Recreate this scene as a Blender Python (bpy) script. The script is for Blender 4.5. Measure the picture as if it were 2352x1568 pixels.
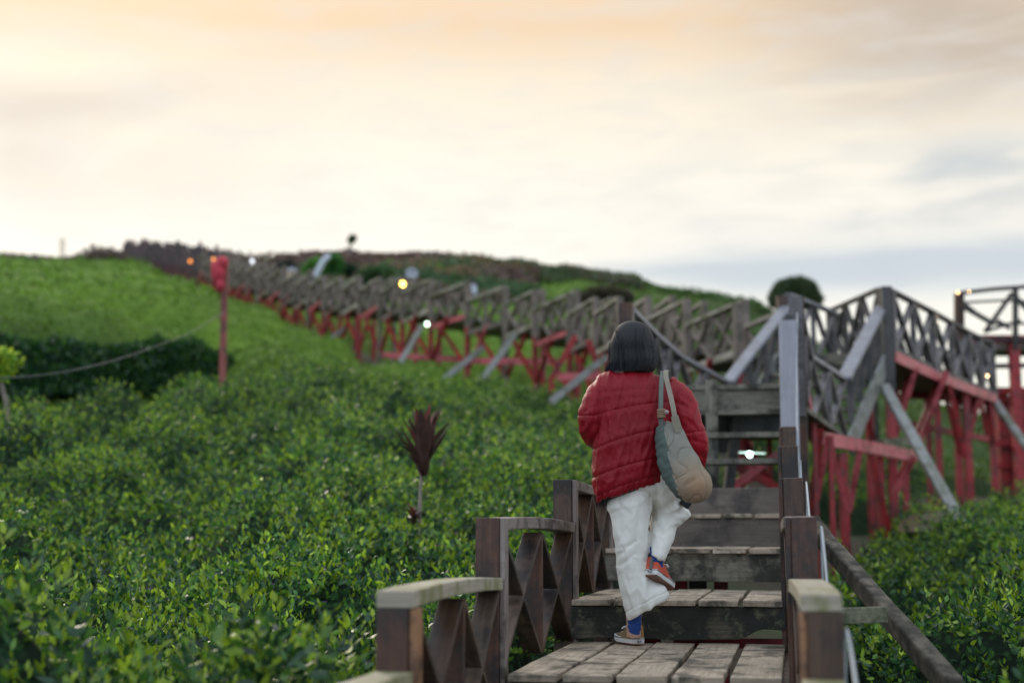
import bpy, bmesh, math, random
import numpy as np
from mathutils import Vector, Matrix

random.seed(7); rng = np.random.default_rng(11)
for o in list(bpy.data.objects): bpy.data.objects.remove(o)
S = bpy.context.scene
COL = S.collection

# ------------------------------------------------------------------ camera
F = 2352 * 50 / 36
PIT = math.atan(446 / F)
YAW = math.atan(643 * math.cos(PIT) / F)
cam_d = bpy.data.cameras.new('camera'); cam = bpy.data.objects.new('camera', cam_d); COL.objects.link(cam)
cam_d.lens = 50; cam_d.sensor_width = 36; cam_d.clip_start = 0.05; cam_d.clip_end = 6000
cam.rotation_euler = (math.pi / 2 + PIT, 0, YAW); cam.location = (0, 0, 0)
cam_d.dof.use_dof = True; cam_d.dof.focus_distance = 7.0; cam_d.dof.aperture_fstop = 1.4
S.camera = cam

# ------------------------------------------------------------------ world
SKY = dict(strength=1.0, exposure=0.42)
w = bpy.data.worlds.new("World"); S.world = w; w.use_nodes = True
nt = w.node_tree; nt.nodes.clear()
def N(t, **k):
    n = nt.nodes.new(t)
    for a, v in k.items(): setattr(n, a, v)
    return n
def L(a, b): nt.links.new(a, b)
def M_(op, a, b=None, c=None, clamp=False):
    n = N('ShaderNodeMath', operation=op); n.use_clamp = clamp
    for i, v in enumerate((a, b, c)):
        if v is None: continue
        if isinstance(v, (int, float)): n.inputs[i].default_value = v
        else: L(v, n.inputs[i])
    return n.outputs[0]
def sstep(v, a, b):
    n = N('ShaderNodeMapRange', interpolation_type='SMOOTHSTEP')
    L(v, n.inputs[0]); n.inputs[1].default_value = a; n.inputs[2].default_value = b
    return n.outputs[0]
def mixc(f, a, b):
    n = N('ShaderNodeMix', data_type='RGBA')
    if isinstance(f, (int, float)): n.inputs[0].default_value = f
    else: L(f, n.inputs[0])
    for i, v in ((6, a), (7, b)):
        if isinstance(v, tuple): n.inputs[i].default_value = (*v, 1)
        else: L(v, n.inputs[i])
    return n.outputs[2]
tc = N('ShaderNodeTexCoord'); sx = N('ShaderNodeSeparateXYZ'); L(tc.outputs['Generated'], sx.inputs[0])
el = M_('MULTIPLY', M_('ARCSINE', sx.outputs[2]), 57.2958)
az = M_('MULTIPLY', M_('ARCTAN2', sx.outputs[0], sx.outputs[1]), 57.2958)     # 0 = +Y, right positive
azc = M_('ADD', az, 11.04)                                                     # heading measured from the view's heading
cr = N('ShaderNodeValToRGB'); L(M_('DIVIDE', el, 60.0, clamp=True), cr.inputs[0])
st = [(0, (.80, .775, .69)), (8.8, (.80, .775, .69)), (12.0, (.76, .72, .645)), (15.0, (.755, .70, .595)), (18.0, (.74, .645, .505)),
      (20.2, (.69, .515, .335)), (22, (.72, .54, .36)), (28, (.90, .80, .68)), (40, (1.0, 1.02, 1.06)), (60, (.96, 1.06, 1.2))]
cr.color_ramp.elements.remove(cr.color_ramp.elements[0])
for i, (e, c) in enumerate(st):
    x = cr.color_ramp.elements[0] if i == 0 else cr.color_ramp.elements.new(e / 60)
    x.position = e / 60; x.color = (*c, 1)
def snoise(sxx, sy, scale, detail, seed):
    cb = N('ShaderNodeCombineXYZ'); L(M_('MULTIPLY', azc, sxx), cb.inputs[0]); L(M_('MULTIPLY', el, sy), cb.inputs[1]); cb.inputs[2].default_value = seed
    n = N('ShaderNodeTexNoise'); n.inputs['Scale'].default_value = scale; n.inputs['Detail'].default_value = detail
    n.inputs['Distortion'].default_value = .4
    L(cb.outputs[0], n.inputs['Vector']); return n.outputs[0]
n1 = snoise(.05, .16, 1.0, 4, 1.3); n2 = snoise(.10, .42, 1.0, 5, 7.7); n3 = snoise(.30, 1.1, 1.0, 5, 3.1)
colr = cr.outputs[0]
# grey cloud over the upper left and upper right
lf = M_('MULTIPLY', M_('MULTIPLY', M_('SUBTRACT', 1.0, sstep(azc, -22, -3)), sstep(el, 10.5, 15)), M_('SUBTRACT', 1.0, sstep(el, 18.2, 20.6)))
lf = M_('MULTIPLY', lf, sstep(n1, .32, .62))
colr = mixc(M_('MULTIPLY', lf, .95), colr, (.50, .45, .395))
rf = M_('MULTIPLY', sstep(azc, 5, 18), sstep(el, 13.6, 18.8)); rf = M_('MULTIPLY', rf, sstep(n2, .25, .6))
colr = mixc(M_('MULTIPLY', rf, .9), colr, (.44, .37, .30))
# bluish grey streaks, right of centre
sf = M_('MULTIPLY', M_('MULTIPLY', sstep(azc, 2, 17), sstep(el, 10.8, 12.6)), M_('SUBTRACT', 1.0, sstep(el, 14.2, 15.8)))
sf = M_('MULTIPLY', sf, sstep(n2, .33, .58))
colr = mixc(M_('MULTIPLY', sf, .95), colr, (.46, .485, .49))
colr = mixc(M_('MULTIPLY', sstep(n3, .40, .72), .38), colr, (.58, .57, .54))
# long low blue bank on the right
wob = M_('MULTIPLY', M_('SUBTRACT', n2, .5), 1.6)
elw = M_('ADD', el, wob)
top = M_('ADD', 10.75, M_('MULTIPLY', sstep(azc, 0, 9), .75))
up = M_('SUBTRACT', 1.0, sstep(M_('SUBTRACT', elw, top), -.9, .35))
lowe = M_('SUBTRACT', 10.4, M_('MULTIPLY', sstep(azc, 0, 12), 1.0))
dn = sstep(M_('SUBTRACT', elw, lowe), -.7, .9)
bb = M_('MULTIPLY', M_('MULTIPLY', up, dn), sstep(azc, -.6, 3.5))
colr = mixc(M_('MULTIPLY', bb, .85), colr, (.41, .465, .515))
# behind and beside the camera the sky is a plain cool overcast
back = sstep(M_('ABSOLUTE', azc), 50, 110)
colr = mixc(back, colr, (.76, .87, 1.02))
sky = N('ShaderNodeTexSky', sky_type='NISHITA'); sky.sun_disc = False
SUN_EL, SUN_AZ = math.radians(24), math.radians(-32)   # azimuth from +Y, right positive
sky.sun_elevation = SUN_EL; sky.sun_rotation = SUN_AZ
bg1 = N('ShaderNodeBackground'); L(sky.outputs[0], bg1.inputs[0]); bg1.inputs[1].default_value = .006
bg2 = N('ShaderNodeBackground'); L(colr, bg2.inputs[0]); bg2.inputs[1].default_value = SKY['strength'] * .96
ad = N('ShaderNodeAddShader'); L(bg1.outputs[0], ad.inputs[0]); L(bg2.outputs[0], ad.inputs[1])
wo = N('ShaderNodeOutputWorld'); L(ad.outputs[0], wo.inputs[0])

sun_d = bpy.data.lights.new('sun', 'SUN'); sun_d.energy = .9; sun_d.angle = math.radians(14); sun_d.color = (1, .86, .70)
sun = bpy.data.objects.new('sun', sun_d); COL.objects.link(sun)
sd = Vector((math.sin(SUN_AZ) * math.cos(SUN_EL), math.cos(SUN_AZ) * math.cos(SUN_EL), math.sin(SUN_EL)))
sun.rotation_euler = sd.to_track_quat('Z', 'Y').to_euler()
S.view_settings.view_transform = 'Standard'; S.view_settings.look = 'None'
S.view_settings.gamma = 1; S.view_settings.exposure = SKY['exposure']

# ------------------------------------------------------------------ projection helpers (a pixel of the 2352 px wide picture and a distance -> a place)
_a = math.pi / 2 + PIT
_R = np.array([[math.cos(YAW), -math.sin(YAW), 0], [math.sin(YAW), math.cos(YAW), 0], [0, 0, 1]]) @ \
     np.array([[1, 0, 0], [0, math.cos(_a), -math.sin(_a)], [0, math.sin(_a), math.cos(_a)]])
def W(x, y, d): return Vector(_R @ np.array([(x - 1176) / F * d, (784 - y) / F * d, -d]))
def onZ(x, y, z): v = W(x, y, 1); return v * (z / v.z)
def onY(x, y, Y): v = W(x, y, 1); return v * (Y / v.y)
def PX(co):                       # world array -> px, py, depth
    c = np.asarray(co) @ _R
    return 1176 + F * c[..., 0] / -c[..., 2], 784 - F * c[..., 1] / -c[..., 2], -c[..., 2]
RT = Vector((math.cos(YAW), math.sin(YAW), 0)); FW = Vector((-math.sin(YAW), math.cos(YAW), 0)); UP = Vector((0, 0, 1))

# ------------------------------------------------------------------ object helpers
def empty(name, loc=(0, 0, 0)):
    o = bpy.data.objects.new(name, None); o.location = loc; COL.objects.link(o); o.empty_display_size = .2
    return o
def tag(o, label=None, cat=None, group=None, kind=None):
    if label: o['label'] = label
    if cat: o['category'] = cat
    if group: o['group'] = group
    if kind: o['kind'] = kind
    return o
def link(name, me, mat, parent=None, smooth=False, bevel=0):
    o = bpy.data.objects.new(name, me); COL.objects.link(o)
    if mat is not None:
        for m in (mat if isinstance(mat, (list, tuple)) else [mat]): me.materials.append(m)
    if smooth: me.polygons.foreach_set('use_smooth', np.ones(len(me.polygons), bool))
    if parent is not None:
        o.parent = parent
        if parent.parent is None: o.location = -parent.location      # geometry is written in world coordinates
    if bevel:
        b = o.modifiers.new('bevel', 'BEVEL'); b.width = bevel; b.segments = 2; b.limit_method = 'ANGLE'
    return o

class MB:
    def __init__(s): s.v = []; s.f = []; s.uv = []
    def beam(s, a, b, w, h, up=UP, seg=1, jit=0, bow=0, roll=0):
        """box from a to b, w across, h along up"""
        a = Vector(a); b = Vector(b); t = (b - a); Ln = t.length; t.normalize()
        x = t.cross(up)
        if x.length < 1e-4: x = t.cross(Vector((0, 1, 0)))
        x.normalize(); u = x.cross(t).normalized()
        if roll: q = Matrix.Rotation(roll, 3, t); x = q @ x; u = q @ u
        i0 = len(s.v); ou = random.random() * 40
        for k in range(seg + 1):
            r = k / seg; c = a.lerp(b, r) + u * (bow * 4 * r * (1 - r))
            for sx_, su in ((-1, -1), (1, -1), (1, 1), (-1, 1)):
                p = c + x * (sx_ * w / 2) + u * (su * h / 2)
                if jit: p = p + Vector((random.uniform(-jit, jit), random.uniform(-jit, jit), random.uniform(-jit, jit)))
                s.v.append(p)
        vs = [0, w, w + h, 2 * w + h, 2 * w + 2 * h]
        for k in range(seg):
            l0 = ou + Ln * k / seg; l1 = ou + Ln * (k + 1) / seg
            for j in range(4):
                p, q = i0 + k * 4 + j, i0 + k * 4 + (j + 1) % 4
                s.f.append((p, q, q + 4, p + 4)); s.uv += [(l0, ou + vs[j]), (l0, ou + vs[j + 1]), (l1, ou + vs[j + 1]), (l1, ou + vs[j])]
        e = i0 + seg * 4
        s.f.append((i0 + 3, i0 + 2, i0 + 1, i0)); s.uv += [(ou, ou + h), (ou + w * .2, ou + h), (ou + w * .2, ou), (ou, ou)]
        s.f.append((e, e + 1, e + 2, e + 3)); s.uv += [(ou, ou), (ou + w * .2, ou), (ou + w * .2, ou + h), (ou, ou + h)]
        return s
    def post(s, p, w, d, z0, z1, ang=0):
        s.beam((p[0], p[1], z0), (p[0], p[1], z1), w, d, up=Vector((-math.sin(ang), math.cos(ang), 0)))
        return s
    def ribbon(s, pts, wv, thick=.004, norm=None):
        for i in range(len(pts) - 1): s.beam(pts[i], pts[i + 1], wv, thick, up=norm or UP)
        return s
    def mesh(s, name='m'):
        me = bpy.data.meshes.new(name); me.from_pydata([tuple(v) for v in s.v], [], s.f)
        if len(s.uv) == sum(len(f) for f in s.f):
            ul = me.uv_layers.new(name='UVMap'); ul.data.foreach_set('uv', np.array(s.uv, 'f').ravel())
        me.update(); return me
    def build(s, name, mat, parent=None, bevel=0, smooth=False):
        return link(name, s.mesh(name), mat, parent, smooth, bevel)
def tube_mesh(pts, radii, n=12, cap=True):
    bm = bmesh.new(); rings = []
    pts = [Vector(p) for p in pts]; ref = None
    for i, p in enumerate(pts):
        t = (pts[min(i + 1, len(pts) - 1)] - pts[max(i - 1, 0)]).normalized()
        if ref is None: ref = t.orthogonal().normalized()
        x = (ref - t * ref.dot(t)).normalized(); ref = x; y = t.cross(x)
        r = radii[i] if hasattr(radii, '__len__') else radii
        rings.append([bm.verts.new(p + (x * math.cos(a) + y * math.sin(a)) * r) for a in [2 * math.pi * k / n for k in range(n)]])
    for a, b in zip(rings, rings[1:]):
        for k in range(n): bm.faces.new((a[k], a[(k + 1) % n], b[(k + 1) % n], b[k]))
    if cap: bm.faces.new(rings[0][::-1]); bm.faces.new(rings[-1])
    bmesh.ops.recalc_face_normals(bm, faces=bm.faces)
    me = bpy.data.meshes.new('t'); bm.to_mesh(me); bm.free(); return me
def catmull(P, n):
    P = np.array([list(p) for p in P], float); out = []
    m = len(P)
    for i in range(m - 1):
        p0, p1, p2, p3 = P[max(i - 1, 0)], P[i], P[i + 1], P[min(i + 2, m - 1)]
        for k in range(n):
            t = k / n
            out.append(.5 * ((2 * p1) + (-p0 + p2) * t + (2 * p0 - 5 * p1 + 4 * p2 - p3) * t * t + (-p0 + 3 * p1 - 3 * p2 + p3) * t ** 3))
    out.append(P[-1]); return np.array(out)
def loft_mesh(secs, n=48, sub=5, ex=2.2, cap=True):
    """secs: (cx, cy, halfwidth px, halfdepth m, d, tilt px)"""
    s_ = catmull([list(s) + [0] * (6 - len(s)) for s in secs], sub)
    V = []; Fc = []
    for cx, cy, hw, dp, d, ti in s_:
        c = W(cx, cy, d); hwm = hw / F * d; tz = -ti / F * d
        for k in range(n):
            a = 2 * math.pi * k / n; ca, sa = math.cos(a), math.sin(a)
            u = math.copysign(abs(ca) ** (2 / ex), ca); v = math.copysign(abs(sa) ** (2 / ex), sa)
            V.append(c + RT * (u * hwm) + FW * (v * dp) + UP * (u * tz / 2))
    m = len(s_)
    for i in range(m - 1):
        for k in range(n): Fc.append((i * n + k, i * n + (k + 1) % n, (i + 1) * n + (k + 1) % n, (i + 1) * n + k))
    if cap: Fc.append(tuple(range(n))); Fc.append(tuple(range((m - 1) * n, m * n))[::-1])
    me = bpy.data.meshes.new('l'); me.from_pydata([tuple(v) for v in V], [], Fc); me.update()
    bm = bmesh.new(); bm.from_mesh(me); bmesh.ops.recalc_face_normals(bm, faces=bm.faces); bm.to_mesh(me); bm.free()
    return me
def merge_meshes(ms):
    bm = bmesh.new()
    for m in ms: bm.from_mesh(m)
    me = bpy.data.meshes.new('mm'); bm.to_mesh(me); bm.free(); return me
def voxel(me, size, smooth=4, fac=.5):
    o = bpy.data.objects.new('tmp', me); COL.objects.link(o)
    r = o.modifiers.new('r', 'REMESH'); r.mode = 'VOXEL'; r.voxel_size = size
    if smooth: s_ = o.modifiers.new('s', 'SMOOTH'); s_.iterations = smooth; s_.factor = fac
    bpy.context.view_layer.update()
    dg = bpy.context.evaluated_depsgraph_get(); out = bpy.data.meshes.new_from_object(o.evaluated_get(dg))
    bpy.data.objects.remove(o); return out
def displace(me, fn):
    n = len(me.vertices); co = np.empty(n * 3, 'f'); me.vertices.foreach_get('co', co); co = co.reshape(-1, 3).astype(float)
    nr = np.empty(n * 3, 'f'); me.vertices.foreach_get('normal', nr); nr = nr.reshape(-1, 3)
    co = co + nr * fn(co, nr)[:, None]
    me.vertices.foreach_set('co', co.astype('f').ravel()); me.update()

# numpy value noise
_perm = rng.random((64, 64, 64)).astype('f')
def vnoise(x, y, z=0.0):
    x, y, z = np.broadcast_arrays(np.asarray(x, float), np.asarray(y, float), np.asarray(z, float))
    xi, yi, zi = np.floor(x).astype(int), np.floor(y).astype(int), np.floor(z).astype(int)
    fx, fy, fz = x - xi, y - yi, z - zi
    fx, fy, fz = [t * t * (3 - 2 * t) for t in (fx, fy, fz)]
    g = lambda a, b, c: _perm[(xi + a) % 64, (yi + b) % 64, (zi + c) % 64]
    l = lambda a, b, t: a + (b - a) * t
    return l(l(l(g(0, 0, 0), g(1, 0, 0), fx), l(g(0, 1, 0), g(1, 1, 0), fx), fy), l(l(g(0, 0, 1), g(1, 0, 1), fx), l(g(0, 1, 1), g(1, 1, 1), fx), fy), fz)
def fbm(x, y, z=0.0, o=3):
    s_ = 0; a = .5; t = 0
    for i in range(o): s_ = s_ + a * vnoise(x * 2 ** i + 17 * i, y * 2 ** i + 5 * i, np.asarray(z) * 2 ** i); t += a; a *= .5
    return s_ / t
def sm(x, a, b): t = np.clip((x - a) / (b - a), 0, 1); return t * t * (3 - 2 * t)

# ------------------------------------------------------------------ materials
def mat(name):
    m = bpy.data.materials.new(name); m.use_nodes = True; t = m.node_tree
    return m, t, t.nodes['Principled BSDF']
def nod(t, ty, **k):
    n = t.nodes.new(ty)
    for a, v in k.items(): setattr(n, a, v)
    return n
def ramp(t, src, stops):
    r = nod(t, 'ShaderNodeValToRGB'); t.links.new(src, r.inputs[0]); e = r.color_ramp.elements
    while len(e) > 1: e.remove(e[0])
    for i, (p, c) in enumerate(stops):
        q = e[0] if i == 0 else e.new(p)
        q.position = p; q.color = (*c, 1)
    return r.outputs[0]
def noise(t, vec, scale, detail=4, rough=.55, mapscale=None, dist=0, loc=None):
    if mapscale or loc:
        mp = nod(t, 'ShaderNodeMapping'); t.links.new(vec, mp.inputs[0])
        if mapscale: mp.inputs['Scale'].default_value = mapscale
        if loc: mp.inputs['Location'].default_value = loc
        vec = mp.outputs[0]
    n = nod(t, 'ShaderNodeTexNoise'); t.links.new(vec, n.inputs['Vector'])
    n.inputs['Scale'].default_value = scale; n.inputs['Detail'].default_value = detail; n.inputs['Roughness'].default_value = rough
    n.inputs['Distortion'].default_value = dist
    return n.outputs[0]
def mixn(t, f, a, b, mode='MIX'):
    n = nod(t, 'ShaderNodeMix', data_type='RGBA', blend_type=mode)
    if isinstance(f, (int, float)): n.inputs[0].default_value = f
    else: t.links.new(f, n.inputs[0])
    for i, v in ((6, a), (7, b)):
        if isinstance(v, tuple): n.inputs[i].default_value = (*v, 1)
        else: t.links.new(v, n.inputs[i])
    return n.outputs[2]
def rng_(t, src, a, b, c=0., d=1.):
    n = nod(t, 'ShaderNodeMapRange'); t.links.new(src, n.inputs[0])
    n.inputs[1].default_value = a; n.inputs[2].default_value = b; n.inputs[3].default_value = c; n.inputs[4].default_value = d
    return n.outputs[0]
def bump(t, src, p, strength=.4, dist=.01):
    b = nod(t, 'ShaderNodeBump'); b.inputs['Strength'].default_value = strength; b.inputs['Distance'].default_value = dist
    t.links.new(src, b.inputs['Height'])
    t.links.new(b.outputs[0], p.inputs['Normal'])
def wood(name, c0, c1, c2, rough=.6, stain=None, stain_amt=.5, stain_scale=5, grain=.35, wear=None):
    m, t, p = mat(name)
    uv = nod(t, 'ShaderNodeUVMap').outputs[0]; ob = nod(t, 'ShaderNodeTexCoord').outputs['Object']
    g = noise(t, uv, 1, 6, .65, (3.0, 55, 1), .6)
    big = noise(t, uv, 1, 3, .5, (.8, 5, 1), .3)
    col = ramp(t, g, [(.25, c0), (.5, c1), (.78, c2)])
    col = mixn(t, rng_(t, big, .35, .7, 0, .55), col, c0)
    if stain:
        sn = noise(t, ob, stain_scale, 6, .7)
        col = mixn(t, rng_(t, sn, .5 - .12 * stain_amt, .5 + .12 - .1 * stain_amt, 0, .95), col, stain)
    if wear:
        wn = noise(t, ob, 13, 6, .75, loc=(3, 1, 7))
        col = mixn(t, rng_(t, wn, .56, .66, 0, .8), col, wear)
    t.links.new(col, p.inputs['Base Color'])
    rn = noise(t, ob, 9, 3)
    t.links.new(rng_(t, rn, .3, .7, rough - .12, rough + .15), p.inputs['Roughness'])
    bump(t, g, p, grain, .004)
    return m
M = {}
M['brown'] = wood('brown_stained_wood', (.024, .014, .009), (.074, .037, .020), (.14, .080, .046), .48, (.016, .013, .014), .35, 4, .3)
M['redbrown'] = wood('red_brown_wood', (.032, .015, .009), (.092, .037, .021), (.17, .082, .048), .5, (.02, .014, .013), .3, 5, .3)
M['orange'] = wood('worn_orange_wood', (.16, .07, .03), (.34, .17, .08), (.45, .26, .14), .5, (.05, .03, .02), .2, 6, .3)
M['rail'] = wood('handrail_wood', (.13, .10, .09), (.24, .195, .175), (.36, .31, .29), .42, (.06, .045, .04), .25, 5, .4)
M['rail_pale'] = wood('pale_mossy_handrail_wood', (.20, .17, .12), (.36, .32, .25), (.50, .46, .38), .6, (.17, .17, .07), .35, 6, .4)
M['greyrail'] = wood('grey_painted_rail', (.15, .153, .18), (.215, .218, .25), (.285, .29, .32), .42, (.16, .16, .175), .2, 3, .35)
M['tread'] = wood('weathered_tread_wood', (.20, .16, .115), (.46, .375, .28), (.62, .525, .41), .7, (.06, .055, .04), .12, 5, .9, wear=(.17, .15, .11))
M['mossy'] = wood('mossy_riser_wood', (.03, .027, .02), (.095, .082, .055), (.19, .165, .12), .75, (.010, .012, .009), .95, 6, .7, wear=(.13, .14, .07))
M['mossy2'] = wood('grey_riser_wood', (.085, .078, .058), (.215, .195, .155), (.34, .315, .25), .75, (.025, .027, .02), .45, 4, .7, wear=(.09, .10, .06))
M['board'] = wood('brown_riser_board', (.08, .066, .054), (.165, .134, .110), (.25, .21, .175), .42, (.045, .038, .035), .3, 2.5, .35)
M['oldwood'] = wood('old_walkway_wood', (.09, .066, .054), (.19, .148, .122), (.33, .275, .245), .55, (.06, .055, .035), .3, 2, .4)
M['oldrail'] = wood('pale_walkway_rail', (.24, .21, .17), (.38, .34, .28), (.50, .46, .41), .6, (.13, .13, .06), .3, 2, .4)
M['darkwood'] = wood('dark_walkway_wood', (.03, .028, .028), (.065, .058, .056), (.12, .11, .11), .5, (.02, .02, .02), .3, 3, .3)
M['fin'] = wood('grey_lattice_wood', (.07, .064, .068), (.155, .145, .152), (.26, .25, .26), .5, (.05, .045, .045), .3, 3, .3)
M['log'] = wood('old_log_wood', (.035, .030, .022), (.10, .086, .062), (.20, .17, .125), .8, (.02, .02, .014), .55, 9, .9)
M['plankgreen'] = wood('mossy_plank_wood', (.10, .10, .06), (.20, .195, .13), (.29, .28, .20), .75, (.06, .07, .035), .4, 9, .6)
M['greybrace'] = wood('grey_brace_wood', (.15, .16, .15), (.24, .25, .24), (.33, .34, .33), .6, (.12, .125, .09), .3, 3, .3)
M['red'] = wood('red_painted_wood', (.20, .010, .013), (.38, .020, .025), (.52, .042, .042), .5, (.13, .018, .02), .25, 3, .3, wear=(.12, .03, .03))
M['pink'] = wood('faded_red_painted_wood', (.42, .055, .075), (.58, .11, .13), (.68, .20, .21), .45, (.24, .03, .04), .3, 3, .3)

def simple(name, c, rough=.6, vary=.25, scale=8, bmp=.0, spec=None, metal=0, coord='Object', trans=0):
    m, t, p = mat(name); ob = nod(t, 'ShaderNodeTexCoord').outputs[coord]
    n = noise(t, ob, scale, 5, .6)
    lo = tuple(v * (1 - vary) for v in c); hi = tuple(min(1, v * (1 + vary)) for v in c)
    t.links.new(ramp(t, n, [(.3, lo), (.7, hi)]), p.inputs['Base Color'])
    p.inputs['Roughness'].default_value = rough; p.inputs['Metallic'].default_value = metal
    if bmp: bump(t, n, p, bmp, .01)
    return m
def leafmat(name, trans=.3, rough=.38, vary=0):
    m, t, p = mat(name); at = nod(t, 'ShaderNodeAttribute', attribute_name='col')
    t.links.new(at.outputs['Color'], p.inputs['Base Color']); p.inputs['Roughness'].default_value = rough
    p.inputs['Specular IOR Level'].default_value = .5
    tr = nod(t, 'ShaderNodeBsdfTranslucent'); t.links.new(mixn(t, 1.0, at.outputs['Color'], (1.3, 1.4, .6), 'MULTIPLY'), tr.inputs[0])
    mx = nod(t, 'ShaderNodeMixShader'); mx.inputs[0].default_value = trans
    t.links.new(p.outputs[0], mx.inputs[1]); t.links.new(tr.outputs[0], mx.inputs[2])
    t.links.new(mx.outputs[0], t.nodes['Material Output'].inputs[0]); return m
M['leaf'] = leafmat('tea_leaf'); M['leafdull'] = leafmat('far_leaf', .2, .6)
def emis(name, c, s):
    m, t, p = mat(name); p.inputs['Base Color'].default_value = (*c, 1); p.inputs['Emission Color'].default_value = (*c, 1); p.inputs['Emission Strength'].default_value = s
    return m

# ------------------------------------------------------------------ terrain
CP = {
 -800: [(1568, 5.2), (1400, 7.5), (1250, 10), (1100, 13.5), (1000, 17), (940, 20), ('z', 1.4, 24), ('z', 2.6, 30), (775, 34), (700, 46), (650, 60), (610, 80), (600, 92), ('z', 18, 120), ('z', 8, 250), ('z', -60, 700), ('z', -120, 2200)],
 0: [(1568, 5.2), (1400, 7.5), (1250, 10), (1100, 13.5), (1000, 17), (940, 20.5), ('z', 1.2, 24.5), ('z', 2.2, 31), (775, 34), (705, 46), (655, 60), (612, 80), (601, 92), ('z', 18, 120), ('z', 8, 250), ('z', -60, 700), ('z', -120, 2200)],
 230: [(1568, 5.2), (1400, 7.4), (1250, 10), (1100, 13.7), (1000, 17.5), (915, 22.5), (893, 24), ('z', 1.8, 27.5), ('z', 2.6, 33.2), (775, 36), (705, 48), (655, 62), (620, 83), (605, 98), ('z', 19, 125), ('z', 8, 250)],
 430: [(1568, 5.2), (1400, 7.3), (1250, 10), (1100, 14), (1000, 18.5), (900, 24.5), (866, 27.5), ('z', 2.5, 31), ('z', 3.2, 37), (775, 40), (710, 51), (660, 66), (630, 85), (606, 105), ('z', 21, 135), ('z', 8, 250)],
 600: [(1568, 5.1), (1400, 7.2), (1250, 9.8), (1100, 14), (1000, 18.5), (900, 25.5), (850, 31), (812, 37), (775, 44), (735, 54), (690, 66), (640, 95), (606, 118), ('z', 21, 150), ('z', 5, 300), ('z', -60, 700), ('z', -120, 2200)],
 800: [(1568, 5), (1400, 7), (1250, 9.8), (1100, 14), (1000, 18.5), (900, 26.5), (852, 36), (808, 45), (745, 58), (665, 88), (612, 125), ('z', 20, 160)],
 1000: [(1560, 4.8), (1400, 6.9), (1250, 9.7), (1100, 14), (1000, 19), (905, 28.5), (872, 36), (835, 45), (760, 62), (685, 90), (614, 130), ('z', 20, 165), ('z', 5, 300), ('z', -60, 700), ('z', -120, 2200)],
 1200: [(1450, 5.4), (1300, 8.8), (1150, 12), (1030, 18.5), (938, 27), (895, 36), (800, 60), (715, 88), (635, 128), ('z', 18, 165)],
 1390: [(1450, 5.2), (1300, 8.6), (1170, 12), (1045, 17.5), (950, 26), (905, 33), (800, 60), (715, 85), (655, 118), ('z', 16, 150)],
 1600: [(1560, 4.5), (1360, 8), (1240, 12), (1130, 16), (1030, 22), (925, 33), (780, 75), (700, 108), ('z', 12, 140), ('z', 0, 300), ('z', -60, 700), ('z', -120, 2200)],
 1760: [(1560, 4.8), (1400, 8), (1265, 12), (1160, 18), (1045, 26), (925, 42), (778, 82), (729, 100), ('z', 10, 130)],
 1900: [(1568, 5), (1400, 8), (1285, 12.5), (1175, 20), (1085, 28), (965, 45), (850, 75), (805, 90), ('z', 5, 130)],
 2100: [(1568, 5.7), (1460, 7.5), (1340, 10), (1255, 14), (1185, 19), (1140, 25), (1050, 35), (975, 50), (925, 68), ('z', 2, 110), ('z', -30, 300)],
 2352: [(1568, 5.6), (1410, 7.3), (1290, 9.2), (1210, 11.5), (1172, 14), (1145, 22), (1090, 35), (1025, 55), (985, 68), ('z', 1, 110), ('z', -30, 300), ('z', -80, 700), ('z', -120, 2200)],
 3100: [(1568, 5.6), (1410, 7.3), (1290, 9.2), (1210, 11.5), (1172, 14), (1140, 24), (1090, 38), (1040, 60), ('z', 1, 110), ('z', -30, 300), ('z', -80, 700), ('z', -120, 2200)],
}
cps = []
for px, lst in CP.items():
    for e in lst:
        if e[0] == 'z': v = W(px, 1230, e[2]); v.z = e[1]
        else: v = W(px, e[0], e[1])
        cps.append(tuple(v))
    v = W(px, 1230, 2.4); cps.append((v.x, v.y, -.95))
    v = W(px, 1230, 1.2); cps.append((v.x, v.y, -1.0))
cps = np.array(cps)
def polar(x, y):
    return np.arctan2(x, y) + YAW, np.log(np.maximum(np.hypot(x, y), .8))
KA = 5.0
ca_, cr_ = polar(cps[:, 0], cps[:, 1]); ce_ = cps[:, 2] / np.exp(cr_)
def tps(r): r = np.maximum(r, 1e-9); return r * r * np.log(r)
def _fit():
    n = len(ca_); X = np.stack([ca_ * KA, cr_], 1)
    K = tps(np.linalg.norm(X[:, None] - X[None], axis=2)) + np.eye(n) * 2e-3
    P = np.c_[np.ones(n), X]; A = np.zeros((n + 3, n + 3)); A[:n, :n] = K; A[:n, n:] = P; A[n:, :n] = P.T
    return X, np.linalg.solve(A, np.r_[ce_, 0, 0, 0])
TX, TW = _fit()
AMIN, AMAX = ca_.min(), ca_.max()
def canopy0(x, y):
    x = np.asarray(x, float); y = np.asarray(y, float); sh = x.shape; x = x.ravel(); y = y.ravel()
    a, r = polar(x, y); a = (a + np.pi) % (2 * np.pi) - np.pi
    ac = np.clip(a, AMIN, AMAX); out = np.empty(len(x))
    for i in range(0, len(x), 20000):
        q = np.stack([ac[i:i + 20000] * KA, r[i:i + 20000]], 1)
        D = tps(np.linalg.norm(q[:, None] - TX[None], axis=2))
        out[i:i + 20000] = D @ TW[:-3] + np.c_[np.ones(len(q)), q] @ TW[-3:]
    z = out * np.exp(r); z = z - .24 * (1 - sm(np.exp(r), 27, 34)) * sm(np.exp(r), 3, 8)
    over = np.maximum(np.maximum(a - AMAX, AMIN - a), 0)
    k = sm(over, .1, 1.6); rr = np.exp(r)
    z = z * (1 - k) + k * (-1.2 - rr * .06)
    return z.reshape(sh)
BUSH = .55
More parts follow.
